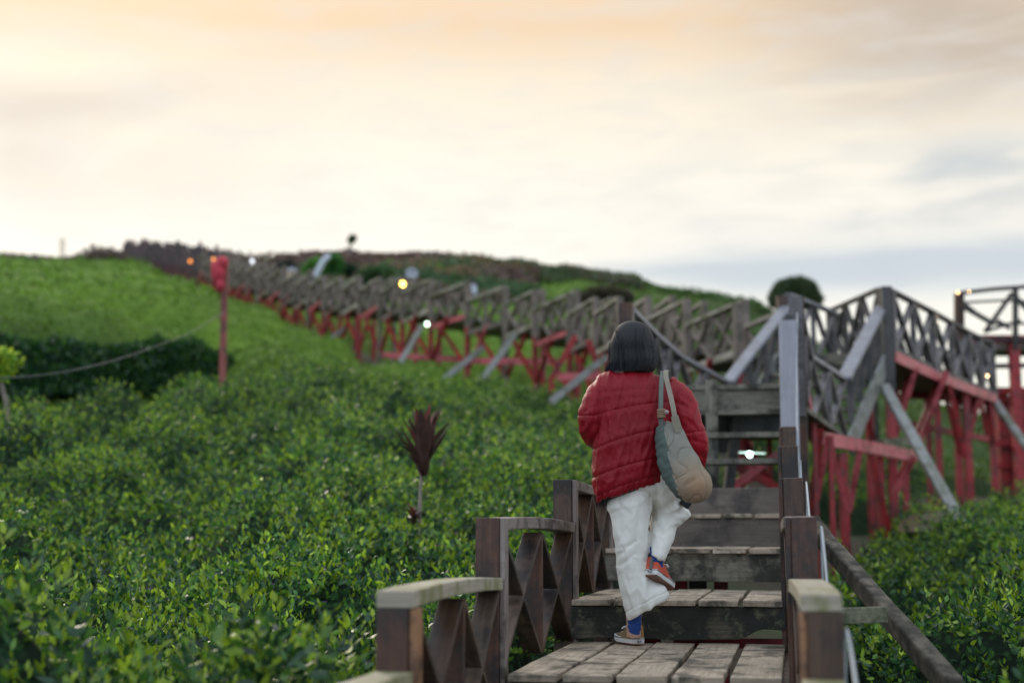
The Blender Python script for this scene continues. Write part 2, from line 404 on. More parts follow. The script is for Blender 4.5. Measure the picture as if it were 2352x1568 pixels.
def ground(x, y): return canopy0(x, y) - BUSH + .04 * (fbm(np.asarray(x) * 1.3, np.asarray(y) * 1.3) - .5)

# walkway footprints, used to keep bushes off them
HP = [(1763, 25.9, 727), (1590, 28.8, 722), (1390, 35, 703), (1200, 39.5, 683), (1000, 43.5, 664), (800, 51, 655), (690, 57, 640), (600, 63, 617), (430, 84, 584), (300, 112, 571)]
hp_w = [W(x, y, d) for x, d, y in HP]
W2L = [(1440, 706, 13.7), (1502, 768, 15.6), (1558, 817, 17.4), (1670, 879, 20.5)]
W2R = [(1828, 690, 13.4), (1858, 819, 17.5), (1938, 870, 20.0)]
segs = [((-.57, -3), (-.57, 13.6), .60)]
a_, b_ = W(1640, 700, 13.6), W(1804, 870, 20.2); segs.append(((a_.x, a_.y), (b_.x, b_.y), .9))
p_, q_ = W(1868, 1212, 7.6), W(2190, 1580, 5.2); segs.append(((p_.x, p_.y), (q_.x, q_.y), .12))
c_ = W(1915, 700, 22.8); segs.append(((b_.x, b_.y), (c_.x, c_.y), .8))
d_ = W(2290, 780, 29.5); segs.append(((c_.x, c_.y), (d_.x, d_.y), .8))
e_ = W(2420, 780, 32); segs.append(((d_.x, d_.y), (e_.x, e_.y), 2.0))
prev = c_
for p in hp_w: segs.append(((prev.x, prev.y), (p.x, p.y), 1.0)); prev = p
def clear(x, y, extra=0):
    """0 on a walkway footprint, 1 away from it"""
    m = np.full(np.shape(x), 9.0)
    for (ax, ay), (bx, by), r in segs:
        dx, dy = bx - ax, by - ay; t = np.clip(((x - ax) * dx + (y - ay) * dy) / (dx * dx + dy * dy), 0, 1)
        m = np.minimum(m, np.hypot(x - ax - t * dx, y - ay - t * dy) - r - extra)
    return np.clip(m / .3, 0, 1)
def bushh(x, y):
    """height of the bush surface above the mean canopy, metres"""
    d = np.hypot(x, y)
    wx = x + .5 * (fbm(x * .9, y * .9, 3.3) - .5); wy = y + .5 * (fbm(x * .9 + 9, y * .9, 8.3) - .5)
    a = fbm(wx / .85, wy / .85, 1.7, 3)
    near = (a - .5) * 1.7 + .16 * (fbm(x * 4, y * 4, 5.0, 2) - .5)
    u = x * math.cos(YAW) + y * math.sin(YAW); v = -x * math.sin(YAW) + y * math.cos(YAW)
    far = 1.6 * (fbm(u * .20, v * .65, 2.2, 3) - .5) + .35 * (fbm(u * .9, v * 1.1, 6.2, 2) - .5)
    st_ = np.sin(2 * np.pi * (v / 2.3 + 2.6 * (fbm(u * .09, v * .10, 4.4, 2) - .5) + .02 * u)); far = far - .42 * sm(st_, .62, .98) * sm(fbm(u * .16 + 3, v * .3, 7.7, 2), .42, .6)
    k = sm(d, 30, 42)
    return near * (1 - k) + far * k
def canopy(x, y):
    c = clear(x, y); return canopy0(x, y) + bushh(x, y) * c - (1 - c) * (BUSH + .05)

# ground sheet: a polar grid round the viewpoint, fine inside the view
azs = np.concatenate([np.linspace(-np.pi, -.6, 40)[:-1], np.linspace(-.6, .6, 300), np.linspace(.6, np.pi, 40)[1:]])
rs = np.concatenate([[0.0], np.exp(np.linspace(math.log(.8), math.log(150), 250)), np.exp(np.linspace(math.log(160), math.log(2500), 20))])
def polar_mesh(azs, rs, fn, wrap=False):
    A, Rr = np.meshgrid(azs - YAW, rs); X = Rr * np.sin(A); Y = Rr * np.cos(A); Z = fn(X, Y)
    n, m = A.shape; V = np.stack([X, Y, Z], 2).reshape(-1, 3)
    i = np.arange(n - 1)[:, None] * m + np.arange(m - 1)[None]
    Fc = np.stack([i, i + 1, i + m + 1, i + m], 2).reshape(-1, 4)
    me = bpy.data.meshes.new('grid'); me.vertices.add(len(V)); me.vertices.foreach_set('co', V.astype('f').ravel())
    me.loops.add(Fc.size); me.loops.foreach_set('vertex_index', Fc[:, ::-1].astype('i').ravel())
    me.polygons.add(len(Fc)); me.polygons.foreach_set('loop_start', np.arange(len(Fc), dtype='i') * 4)
    me.update(calc_edges=True); me.validate(); return me
def gmat():
    m, t, p = mat('soil'); ob = nod(t, 'ShaderNodeTexCoord').outputs['Object']
    a = noise(t, ob, .5, 5, .6); b = noise(t, ob, 9, 6, .7)
    c = mixn(t, rng_(t, a, .42, .58), (.055, .040, .026), (.035, .065, .016))
    c = mixn(t, rng_(t, b, .4, .7, 0, .6), c, (.10, .085, .055))
    t.links.new(c, p.inputs['Base Color']); p.inputs['Roughness'].default_value = .95; bump(t, b, p, .6, .05); return m
M['soil'] = gmat()
g = link('ground', polar_mesh(azs, rs, ground), M['soil'], smooth=True); tag(g, kind='structure')
def canmat():
    m, t, p = mat('tea_canopy'); ob = nod(t, 'ShaderNodeTexCoord').outputs['Object']
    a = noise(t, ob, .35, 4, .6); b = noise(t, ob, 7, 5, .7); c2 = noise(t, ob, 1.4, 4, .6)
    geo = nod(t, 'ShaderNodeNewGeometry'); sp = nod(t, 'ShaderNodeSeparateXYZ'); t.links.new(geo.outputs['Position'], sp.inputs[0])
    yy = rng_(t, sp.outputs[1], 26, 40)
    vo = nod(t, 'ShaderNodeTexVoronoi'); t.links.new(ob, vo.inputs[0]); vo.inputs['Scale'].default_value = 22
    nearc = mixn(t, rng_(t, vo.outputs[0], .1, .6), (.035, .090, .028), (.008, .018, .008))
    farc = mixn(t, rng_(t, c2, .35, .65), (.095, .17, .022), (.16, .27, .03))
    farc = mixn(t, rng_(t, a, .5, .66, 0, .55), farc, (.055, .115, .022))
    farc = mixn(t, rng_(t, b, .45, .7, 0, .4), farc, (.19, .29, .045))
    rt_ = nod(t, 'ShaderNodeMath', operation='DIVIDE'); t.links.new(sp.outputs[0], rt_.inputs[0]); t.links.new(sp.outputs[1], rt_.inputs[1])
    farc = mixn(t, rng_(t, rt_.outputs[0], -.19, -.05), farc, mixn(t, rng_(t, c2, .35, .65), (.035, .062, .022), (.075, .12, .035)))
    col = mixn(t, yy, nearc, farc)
    t.links.new(col, p.inputs['Base Color']); p.inputs['Roughness'].default_value = .9
    p.inputs['Specular IOR Level'].default_value = .2
    bump(t, b, p, .7, .08); return m
M['canopy'] = canmat()

def canfn(X, Y):
    Z = canopy(X, Y) - .24 + .14 * sm(np.hypot(X, Y), 28, 40)
    return Z
can_az = np.linspace(-.62, .62, 520); can_rs = np.exp(np.linspace(math.log(2.2), math.log(155), 520))
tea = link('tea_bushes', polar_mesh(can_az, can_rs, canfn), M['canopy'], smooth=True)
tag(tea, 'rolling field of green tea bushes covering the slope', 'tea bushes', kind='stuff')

# ------------------------------------------------------------------ leaves
PAL = np.array([(.014, .046, .028), (.030, .094, .042), (.066, .17, .044), (.13, .27, .038), (.26, .42, .035), (.42, .57, .05)])
PALP = np.array([.20, .27, .23, .15, .10, .05])
def leaves_obj(name, P, Nn, size, cols, m, parent=None, fine=False, width=.45):
    """one folded leaf per point: P base, Nn growth direction"""
    n = len(P); T = Nn / np.linalg.norm(Nn, axis=1)[:, None]
    r = rng.normal(size=(n, 3)); X = np.cross(T, r); X /= np.linalg.norm(X, axis=1)[:, None]; Zv = np.cross(X, T)
    s = size[:, None]; wd = s * width * rng.uniform(.8, 1.15, (n, 1)); fold = wd * rng.uniform(.05, .35, (n, 1)); curl = s * rng.uniform(-.18, .22, (n, 1))
    if fine:
        mid = P + T * s * .35 + Zv * curl * .4; mid2 = P + T * s * .7 + Zv * curl * .3; tip = P + T * s - Zv * curl * .5
        l1 = mid + X * wd * .48 + Zv * fold * .5; r1 = mid - X * wd * .48 + Zv * fold * .5
        l2 = mid2 + X * wd * .36 + Zv * fold * .4; r2 = mid2 - X * wd * .36 + Zv * fold * .4
        V = np.stack([P, l1, l2, tip, r2, r1, mid, mid2], 1).reshape(-1, 3); k = 8
        fs = [(0, 6, 1), (1, 6, 7, 2), (2, 7, 3), (0, 5, 6), (6, 5, 4, 7), (7, 4, 3)]
    else:
        mid = P + T * s * .5
        V = np.stack([P, mid + X * wd * .5 + Zv * fold, P + T * s - Zv * curl * .3, mid - X * wd * .5 + Zv * fold], 1).reshape(-1, 3); k = 4
        fs = [(0, 2, 1), (0, 3, 2)]
    base = np.arange(n) * k; loops = []; starts = []; tot = []
    flat = np.concatenate([np.array(f) for f in fs]); lens = np.array([len(f) for f in fs])
    loops = (base[:, None] + flat[None]).astype('i').ravel(); per = lens.sum()
    st_ = (np.arange(n)[:, None] * per + np.r_[0, np.cumsum(lens)[:-1]][None]).astype('i').ravel()
    me = bpy.data.meshes.new(name); me.vertices.add(len(V)); me.vertices.foreach_set('co', V.astype('f').ravel())
    me.loops.add(len(loops)); me.loops.foreach_set('vertex_index', loops)
    me.polygons.add(len(st_)); me.polygons.foreach_set('loop_start', st_)
    me.update(calc_edges=True)
    ca = me.color_attributes.new('col', 'FLOAT_COLOR', 'POINT')
    c = np.ones((n, k, 4), 'f'); c[:, :, :3] = cols[:, None, :]
    ca.data.foreach_set('color', c.ravel())
    return link(name, me, m, parent, smooth=fine)
def cnormal(x, y, e=.12):
    zx = (canopy(x + e, y) - canopy(x - e, y)) / (2 * e); zy = (canopy(x, y + e) - canopy(x, y - e)) / (2 * e)
    n = np.stack([-zx, -zy, np.ones_like(zx)], -1); return n / np.linalg.norm(n, axis=-1)[..., None]
def palette(n, lift=0):
    idx = rng.choice(len(PAL), n, p=PALP); c = PAL[idx] * rng.uniform(.75, 1.25, (n, 1))
    return c
def sample_sector(r0, r1, dens, amin=-.52, amax=.52):
    area = (amax - amin) * (r1 * r1 - r0 * r0) / 2; n = int(area * dens)
    r = np.sqrt(rng.uniform(r0 * r0, r1 * r1, n)); a = rng.uniform(amin, amax, n) - YAW
    x, y = r * np.sin(a), r * np.cos(a)
    k = clear(x, y, .03) > .9
    return x[k], y[k]
def bigvar(x, y): return fbm(x * .35 + 40, y * .35, 2.0, 3)
def band(name, r0, r1, dens, per, size, fine, lab, yellow=0.0, m='leaf', up=.9, spread=1.0, thick=.20):
    x, y = sample_sector(r0, r1, dens * 1.7)
    z = canopy(x, y); nn = cnormal(x, y); h = bushh(x, y)
    # fewer sprigs in the hollows between the bushes
    keep = rng.random(len(x)) < np.clip(.50 + (h + .14) * 2.6, .16, 1) * np.clip(1 / nn[:, 2], 1, 2.4) ** 1.3 / 1.7
    x, y, z, nn = x[keep], y[keep], z[keep], nn[keep]; n = len(x)
    stem = nn * .6 + np.array([0, 0, 1]) * up + rng.normal(0, .28, (n, 3)); stem /= np.linalg.norm(stem, axis=1)[:, None]
    base = np.stack([x, y, z], 1) - stem * .10 + nn * rng.uniform(-thick, .06, (n, 1))
    tone = bigvar(x, y)
    Ps, Ns, Ss, Cs = [], [], [], []
    bright = PAL[4] * .5 + PAL[5] * .5
    shoot = (rng.random(n) < .34 + yellow)
    for k in range(per):
        f = (k + .5) / per
        ang = k * 2.4 + rng.uniform(0, 6.28, n) * (.25 if per > 1 else 1) + x * 31
        ref = np.cross(stem, rng.normal(size=(n, 3)) * .2 + np.array([[1, 0, 0]])); ref /= np.linalg.norm(ref, axis=1)[:, None]
        ref2 = np.cross(stem, ref)
        side = ref * np.cos(ang)[:, None] + ref2 * np.sin(ang)[:, None]
        p = base + stem * (f * .15)[None] if np.ndim(f) else base + stem * (f * .15)
        dr = side * (1.15 - .8 * f) * spread + stem * (.25 + 1.1 * f) + rng.normal(0, .22, (n, 3))
        c = palette(n) * (0.55 + .9 * tone[:, None])
        if f > .55: c = np.where(shoot[:, None], (bright * rng.uniform(.55, 1.15, (n, 1))) * (f * .9), c)
        Ps.append(p); Ns.append(dr); Ss.append(size * rng.uniform(.6, 1.15, n) * (1.12 - .45 * f)); Cs.append(c)
    P = np.concatenate(Ps); o = leaves_obj(name, P, np.concatenate(Ns), np.concatenate(Ss), np.concatenate(Cs).astype('f'), M[m], fine=fine)
    tag(o, lab, 'tea leaves', kind='stuff'); return o
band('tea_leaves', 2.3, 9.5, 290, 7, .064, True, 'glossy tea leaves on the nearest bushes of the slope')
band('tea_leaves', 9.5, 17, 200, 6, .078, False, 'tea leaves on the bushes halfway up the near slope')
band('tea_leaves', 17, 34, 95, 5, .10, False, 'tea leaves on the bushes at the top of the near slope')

def farleaves():
    x, y = sample_sector(33, 62, 70); z = canopy(x, y); n = len(x)
    c = np.array([.145, .26, .03]) * rng.uniform(.55, 1.35, (n, 1)) * (.6 + .8 * bigvar(x * .6, y * .6))[:, None]
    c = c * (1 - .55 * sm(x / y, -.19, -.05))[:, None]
    D = cnormal(x, y, .3) * .5 + rng.normal(0, .6, (n, 3)) + np.array([0, 0, .4])
    o = leaves_obj('trimmed_tea', np.stack([x, y, z - .08], 1), D, rng.uniform(.08, .17, n), c.astype('f'), M['leafdull'], width=.6)
    tag(o, 'bright trimmed tea rows on the far slope', 'tea leaves', kind='stuff')
    x, y = sample_sector(62, 128, 9); z = canopy(x, y); n = len(x)
    c = np.array([.13, .24, .03]) * rng.uniform(.55, 1.35, (n, 1)) * (.6 + .8 * bigvar(x * .6, y * .6))[:, None]
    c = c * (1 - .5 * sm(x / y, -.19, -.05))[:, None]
    D = cnormal(x, y, .3) * .5 + rng.normal(0, .6, (n, 3)) + np.array([0, 0, .4])
    o = leaves_obj('trimmed_tea', np.stack([x, y, z - .1], 1), D, rng.uniform(.2, .4, n), c.astype('f'), M['leafdull'], width=.6)
    tag(o, 'bright tea rows near the crest of the hill', 'tea leaves', kind='stuff')
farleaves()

def clump(name, centre, rad, n, size, cols, parent=None, m='leaf', shell=.55, up=.3, width=.5, lumps=6, flat=0):
    """foliage volume of leaf faces in several overlapping lumps"""
    centre = np.array(centre); rad = np.array(rad)
    L_ = [(rng.uniform(-.45, .45, 3) * (1, 1, .8), rng.uniform(.4, .7)) for _ in range(lumps)] + [(np.zeros(3), .7 if lumps else .98)]
    which = rng.integers(0, len(L_), n); D = rng.normal(size=(n, 3)); D /= np.linalg.norm(D, axis=1)[:, None]
    rr = rng.uniform(shell, 1.05, n) ** .7
    off = np.array([l[0] for l in L_])[which]; sc = np.array([l[1] for l in L_])[which]
    q = off + D * (sc * rr)[:, None]
    if flat: q[:, 2] = np.where(q[:, 2] < -flat, -flat + (q[:, 2] + flat) * .15, q[:, 2])
    q = q * (1 + .3 * (fbm(q[:, 0] * 3.1 + 7, q[:, 1] * 3.1 + 3, q[:, 2] * 3.1, 2) - .5))[:, None]
    P = centre + q * rad
    G = D + np.array([0, 0, up]) + rng.normal(0, .5, (n, 3))
    cc = np.array(cols)[rng.integers(0, len(cols), n)] * rng.uniform(.7, 1.3, (n, 1)) * rng.uniform(.75, 1.25, len(L_))[which][:, None]
    return leaves_obj(name, P, G, rng.uniform(.6, 1.2, n) * size, cc.astype('f'), M[m], parent, width=width)
SHADED_GREENS = [(.016, .06, .035), (.022, .08, .038), (.035, .105, .03), (.06, .15, .03)]  # hedge greens darkened to carry the shade of the steep, backlit bank face
# ------------------------------------------------------------------ the hedge along the bank on the left, shade put into its leaf colour
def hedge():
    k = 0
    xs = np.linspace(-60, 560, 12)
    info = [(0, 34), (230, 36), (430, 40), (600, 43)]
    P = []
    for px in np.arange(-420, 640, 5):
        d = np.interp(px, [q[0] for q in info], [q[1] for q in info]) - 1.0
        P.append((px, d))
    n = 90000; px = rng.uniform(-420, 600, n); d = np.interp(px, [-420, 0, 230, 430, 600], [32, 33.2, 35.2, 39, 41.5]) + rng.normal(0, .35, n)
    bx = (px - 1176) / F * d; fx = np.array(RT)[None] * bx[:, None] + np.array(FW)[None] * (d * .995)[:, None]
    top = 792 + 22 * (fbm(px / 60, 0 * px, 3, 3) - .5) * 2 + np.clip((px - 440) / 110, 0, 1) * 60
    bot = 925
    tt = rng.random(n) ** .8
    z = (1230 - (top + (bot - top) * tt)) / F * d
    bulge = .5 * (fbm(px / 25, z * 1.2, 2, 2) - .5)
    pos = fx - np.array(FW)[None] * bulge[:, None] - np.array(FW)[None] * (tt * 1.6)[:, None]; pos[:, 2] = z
    c = np.array(SHADED_GREENS)[rng.integers(0, 4, n)] * rng.uniform(.5, 1.1, (n, 1))
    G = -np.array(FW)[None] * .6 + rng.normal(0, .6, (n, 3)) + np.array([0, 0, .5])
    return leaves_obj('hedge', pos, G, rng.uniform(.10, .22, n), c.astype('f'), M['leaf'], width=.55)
h = hedge(); tag(h, 'overgrown bank below the bright tea slope, its leaves darkened as shade', 'undergrowth', kind='stuff')

# ------------------------------------------------------------------ stairway in the foreground
stair = empty('wooden_stairway', (-.6, 5.6, -.8))
tag(stair, 'brown wooden stairway with crossed railings that the woman climbs', 'stairway')
YS = [2.55, 4.12, 5.70, 7.40, 8.80, 10.30, 11.75]
ZD = [-1.0, -.775, -.541, -.323, -.075, .155, .385]
XL = [-1.185, -1.165, -1.215, -1.175, -1.16, -1.16, -1.16]; XR = [.09, .085, .047, .012, .0, .0, .0]
HR = .615; PW = .098
def fin(mb, a, b, w=.085, th=.022, jit=0):      # board standing on edge, broad side across the railing
    t = (Vector(b) - Vector(a)).normalized(); mb.beam(a, b, w, th, up=Vector((0, 0, 1)) if abs(t.z) < .95 else Vector((0, 1, 0)))
def zat(p): return float(ground(np.array([p[0]]), np.array([p[1]]))[0])
def near_rail(side, i):
    """railing of the bay that starts at step i"""
    X = XL if side < 0 else XR
    y0, y1 = YS[i], YS[i + 1]; x0, x1 = X[i], X[i + 1]; z = ZD[i]; zt = z + HR
    r = empty('railing'); r.parent = stair; r.location = -stair.location
    px = [('post', 'redbrown' if i in (2,) else 'brown')]
    gz = zat((x0, y0)) - .15
    po = MB(); po.beam((x0, y0 + .045, gz), (x0, y0 + .045, zt - (.052 if i == 1 else 0)), PW, .09, up=Vector((0, 1, 0)), seg=3, jit=.0012)
    pm = {(-1, 1): 'redbrown', (-1, 2): 'redbrown', (1, 2): 'redbrown', (1, 1): 'brown'}.get((side, i), 'brown')
    po.build('post', M[pm], r, bevel=.004)
    # thin strip nailed to the stair side of the post
    sp = MB(); sx_ = x0 - side * (PW / 2 + .012); sp.beam((sx_, y0 + .05, gz), (sx_, y0 + .05, zt - (.053 if i == 1 else .002)), .022, .075, up=Vector((0, 1, 0)))
    sp.build('post_strip', M['orange' if i in (1, 0) else 'rail' if side < 0 else 'redbrown'], r, bevel=.003)
    ya, yb = y0 + .096, y1 - .004
    xa, xb = x0 - side * .01, x1 - side * .01
    hr = MB(); hr.beam((xa, y0 + (.0 if i == 1 else .099), zt - .026), (xb, yb, zt - .032), .115, .05, seg=8, bow=.014 if i in (1, 2) else -.006, jit=.0012)
    hr.build('handrail', M['rail_pale' if i in (0, 1) else 'rail'], r, bevel=.005)
    zl, zh = z + .004, zt - .058
    ym = (ya + yb) / 2; lerp = lambda y: xa + (xb - xa) * (y - ya) / (yb - ya)
    mp = MB(); mp.beam((lerp(ym), ym, zl), (lerp(ym), ym, zh), .088, .024, up=Vector((0, 1, 0)))
    mp.build('middle_post', M['redbrown'], r, bevel=.003)
    for q, (u, v) in enumerate(((ya, ym - .014), (ym + .014, yb))):
        c = MB(); zm = (zl + zh) / 2; um = (u + v) / 2; e = .018
        fin(c, (lerp(u), u + .01, zl + .012), (lerp(v), v - .01, zh - .012))
        # the crossing board is cut in two at the middle
        s_ = (zh - zl) / (v - u)
        fin(c, (lerp(u), u + .01, zh - .012), (lerp(um), um - e, zm + e * s_)); fin(c, (lerp(um), um + e, zm - e * s_), (lerp(v), v - .01, zl + .012))
        c.build('cross_brace', M['brown' if (q + i) % 2 else 'darkred'] if 'darkred' in M else M['brown'], r, bevel=.002)
M['darkred'] = wood('dark_reddish_wood', (.032, .020, .014), (.088, .056, .038), (.165, .115, .085), .5, (.02, .016, .016), .3, 5, .3)
for i in range(0, 6):
    near_rail(-1, i); near_rail(1, i)
X0, X1 = -1.135, -.045
def deck(i):
    y0, y1, z = YS[i], YS[i + 1], ZD[i]; n = 5; wd = (X1 - X0) / n
    r = MB()
    for k in range(n):
        xa = X0 + k * wd + .010 + random.uniform(-.002, .002); xb = X0 + (k + 1) * wd - .011
        r.beam(((xa + xb) / 2 + random.uniform(-.003, .003), y0 - .03 + random.uniform(-.008, .008), z - .016), ((xa + xb) / 2 + random.uniform(-.012, .012), y1 + .04, z - .016 + random.uniform(-.003, .003)), xb - xa, .03, seg=7, jit=.0022)
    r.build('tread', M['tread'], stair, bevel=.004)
def riser(i, m, h, th=.045, x0=X0, x1=X1, drop=.0, wav=.004, ztop=None):
    """face board under the front edge of deck i"""
    y = YS[i] + .0; z = (ZD[i] - .034) if ztop is None else ztop
    n = 40; v = []; f = []; uv = []
    for k in range(n + 1):
        t = k / n; x = x0 + (x1 - x0) * t
        lo = z - h + wav * 4 * (float(vnoise(x * 7 + i * 9, 1.5, 2)) - .4) + drop * float(sm(t, .78, .9))
        hi = z + wav * .6 * (float(vnoise(x * 9, i * 7.5, 4)) - .5)
        for yy, zz in ((y, lo), (y, hi), (y + th, hi), (y + th, lo)): v.append((x, yy, zz))
    for k in range(n):
        for j in range(4):
            a, b = k * 4 + j, k * 4 + (j + 1) % 4; f.append((a, b, b + 4, a + 4))
            for q, e in ((a, 0), (b, 1), (b + 4, 1), (a + 4, 0)):
                uv.append((v[q][0] + i * 3.3, (j + e) * .11 + i * 2.1 + v[q][2]))
    f.append((3, 2, 1, 0)); e = n * 4; f.append((e, e + 1, e + 2, e + 3)); uv += [(0, 0), (.1, 0), (.1, .1), (0, .1)] * 2
    me = bpy.data.meshes.new('riser'); me.from_pydata(v, [], f); ul = me.uv_layers.new(name='UVMap'); ul.data.foreach_set('uv', np.array(uv, 'f').ravel())
    bm = bmesh.new(); bm.from_mesh(me); bmesh.ops.recalc_face_normals(bm, faces=bm.faces); bm.to_mesh(me); bm.free()
    return link('riser', me, M[m], stair, bevel=.005)
for i in range(0, 6): deck(i)
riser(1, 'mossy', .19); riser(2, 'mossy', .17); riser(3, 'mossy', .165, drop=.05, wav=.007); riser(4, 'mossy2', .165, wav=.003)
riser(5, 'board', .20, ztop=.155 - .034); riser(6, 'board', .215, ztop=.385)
# beams along both sides and legs under the decks
sb = MB()
for x in (X0 - .012, X1 + .012):
    for i in range(6): sb.beam((x, YS[i] + .05, ZD[i] - .10), (x, YS[i + 1] - .005, ZD[i] - .10), .04, .13)
sb.build('side_beam', M['brown'], stair)
for i, px in ((4, 1563), (4, 1656), (3, 1564), (3, 1497)):
    p = onY(px, 1330, YS[i] + .42); lg = MB(); lg.beam((p.x, p.y, zat(p) - .2), (p.x, p.y, ZD[i] - .04), .085, .085, up=Vector((0, 1, 0))); lg.build('support_post', M['red'], stair)
for i, px in ((4, 1603), (2, 1400), (2, 1700)):
    p = onY(px, 1330, YS[i] + .5); lg = MB(); lg.beam((p.x, p.y, zat(p) - .2), (p.x, p.y, ZD[i] - .04), .11, .10, up=Vector((0, 1, 0))); lg.build('support_post', M['darkwood'], stair)
tie = MB(); tie.beam((-.55, YS[3] + .30, ZD[3] - .235), (-.05, YS[3] + .30, ZD[3] - .235), .04, .05); tie.build('cross_beam', M['red'], stair)

# steep flight up to the first landing
FY = [12.15, 12.55, 12.95, 13.35]; FZ = [.645, .895, 1.13, 1.40]
for y, z in zip(FY, FZ):
    b = MB(); b.beam((X0, y + .11, z - .024), (X1, y + .11, z - .024), .24, .046); b.build('step', M['mossy2'], stair, bevel=.004)
b = MB(); b.beam((X0 - .15, 13.39, 1.27), (X1, 13.39, 1.27), .04, .21); b.build('riser', M['mossy2'], stair, bevel=.004)
for px in (1637,):
    p = onY(px, 1050, 12.62); b = MB(); b.beam((p.x, p.y, .0), (p.x, p.y, 1.36), .10, .09, up=Vector((0, 1, 0))); b.build('support_post', M['mossy2'], stair)
for s_, x in ((-1, X0 + .02), (1, X1 - .005)):
    b = MB(); b.beam((x - s_ * -.04, 11.80, .28), (x - s_ * -.04, 13.42, 1.36), .045, .20); b.build('stringer', M['oldwood'], stair)
hx = onY(1805, 1112, 11.72); tx = onY(1822, 692, 13.3)
b = MB(); b.beam((.005, 11.70, .44), (.012, 13.06, 1.93), .155, .05, seg=4, jit=.002); b.build('handrail', M['greyrail'], stair, bevel=.006)

for x in (.03,):
    r = empty('railing'); r.parent = stair; r.location = -stair.location
    for k in range(5):
        y = 11.9 + k * .3; zl = .40 + (y - 11.75) * .66; zh = .40 + (y - 11.70) * 1.138
        b = MB(); b.beam((x, y, zl - .05), (x, y, zh), .08, .024, up=Vector((0, 1, 0))); b.build('baluster', M['darkwood'], r)

# foreground railing bays below the picture's edge are covered by bays 0 and 1
# ------------------------------------------------------------------ log brace and plank at the right of the stairway
lb = MB(); a = W(1868, 1212, 7.6); b = W(2190, 1580, 5.2); lb.beam(a, b, .075, .085, seg=8, jit=.004)
o = lb.build('log_brace', M['log'], bevel=.012); tag(o, 'thick dark timber prop slanting down through the bushes right of the stairway', 'timber prop')
lb = MB(); lb.beam(W(1866, 1190, 8.6), W(1975, 1330, 8.2), .06, .06, seg=5, jit=.003)
o = lb.build('log_brace', M['log'], bevel=.01); tag(o, 'shorter thin timber prop just behind the thick one beside the stairway', 'timber prop')
pl = MB(); pl.beam(W(1905, 1415, 5.62), W(2031, 1410, 5.72), .045, .062, seg=3, jit=.001)
o = pl.build('plank', M['plankgreen'], bevel=.003); tag(o, 'short mossy plank jutting out sideways to the thick timber prop', 'plank')
cw = simple('white_cable', (.36, .39, .41), .5, .15)
cpts = [(.165, 3.2, -.75), (.150, 3.7, -.40), (.142, 4.2, -.26), (.135, 4.3, -.50), (.13, 4.9, -.45), (.115, 5.6, .0), (.112, 5.72, -.03), (.112, 5.8, -.30), (.10, 6.4, -.28), (.08, 7.3, .24), (.078, 7.42, .18), (.075, 7.5, -.05), (.065, 8.3, .0), (.063, 8.85, .45), (.063, 9.0, .25), (.06, 10.2, .5), (.06, 10.4, .74), (.065, 11.8, 1.0), (.10, 13.2, 2.0), (.105, 13.4, 1.9)]
o = link('cable', tube_mesh([tuple(v) for v in catmull(cpts, 8)], .0045, 8), cw, smooth=True); tag(o, 'thin white cable running along the outside of the right stair railing', 'cable')

# ------------------------------------------------------------------ generic walkway pieces
def panel(parent, A, B, zt, zb, nx=2, m='oldwood', mrail='oldrail', postA=True, postB=False, pw=.11, fw=.07, detail=True, chord=None, postdown=.0, fth=.03, pm=None, rw=None):
    """railing panel between ground points A and B (x, y), rail tops zt=(a,b), bottoms zb=(a,b)"""
    A = Vector((A[0], A[1], 0)); B = Vector((B[0], B[1], 0))
    P = lambda t, k: Vector((*(A.lerp(B, t)).xy, (zb[0] + (zb[1] - zb[0]) * t) * (1 - k) + (zt[0] + (zt[1] - zt[0]) * t) * k))
    r = empty('railing'); r.parent = parent; r.location = -parent.location
    if detail: mk = lambda name, mb, mm: mb.build(name, M[mm], r)
    bags = {}
    def put(name, mm, fn):
        if detail: b = MB(); fn(b); b.build(name, M[mm], r)
        else: bags.setdefault(mm, MB()); fn(bags[mm])
    put('handrail', mrail, lambda b: b.beam(P(0, 1), P(1, 1), rw or fw + .03, .07 if rw else .05))
    if chord: put('bottom_rail', chord, lambda b: b.beam(P(0, 0), P(1, 0), .06, .13 if rw else .09))
    for t, on in ((0, postA), (1, postB)):
        if on: put('post', pm or m, lambda b: b.beam(P(t, 0) - UP * (.1 + postdown), P(t, 1) + UP * .02, pw, pw, up=(B - A).normalized()))
    for k in range(nx):
        t0, t1 = k / nx, (k + 1) / nx; e = .02
        def cross(b):
            fin(b, P(t0 + e, .02), P(t1 - e, .95), fw, fth); tm = (t0 + t1) / 2
            fin(b, P(t0 + e, .95), P(tm - .01, .51), fw, fth); fin(b, P(tm + .01, .46), P(t1 - e, .02), fw, fth)
        put('cross_brace', m, cross)
        if k: put('middle_post', m, lambda b: b.beam(P(t0, 0), P(t0, .96), fw, fth, up=(B - A).normalized()))
    if not detail:
        if len(bags) == 1 or True:
            bm = MB(); mats = list(bags); mi = []
            for j, mm in enumerate(mats):
                o_ = len(bm.v); bm.v += bags[mm].v; bm.f += [tuple(i + o_ for i in f) for f in bags[mm].f]; bm.uv += bags[mm].uv; mi += [j] * len(bags[mm].f)
            me = bm.mesh('railing')
            ob = link('railing', me, [M[q] for q in mats], parent); me.polygons.foreach_set('material_index', np.array(mi, 'i'))
            bpy.data.objects.remove(r); return ob
    return r
def bm_(parent, name, m, a, b, w, h, up=UP, bevel=0):
    q = MB(); q.beam(a, b, w, h, up=up); return q.build(name, M[m], parent, bevel)
def xy(p): return (p.x, p.y)

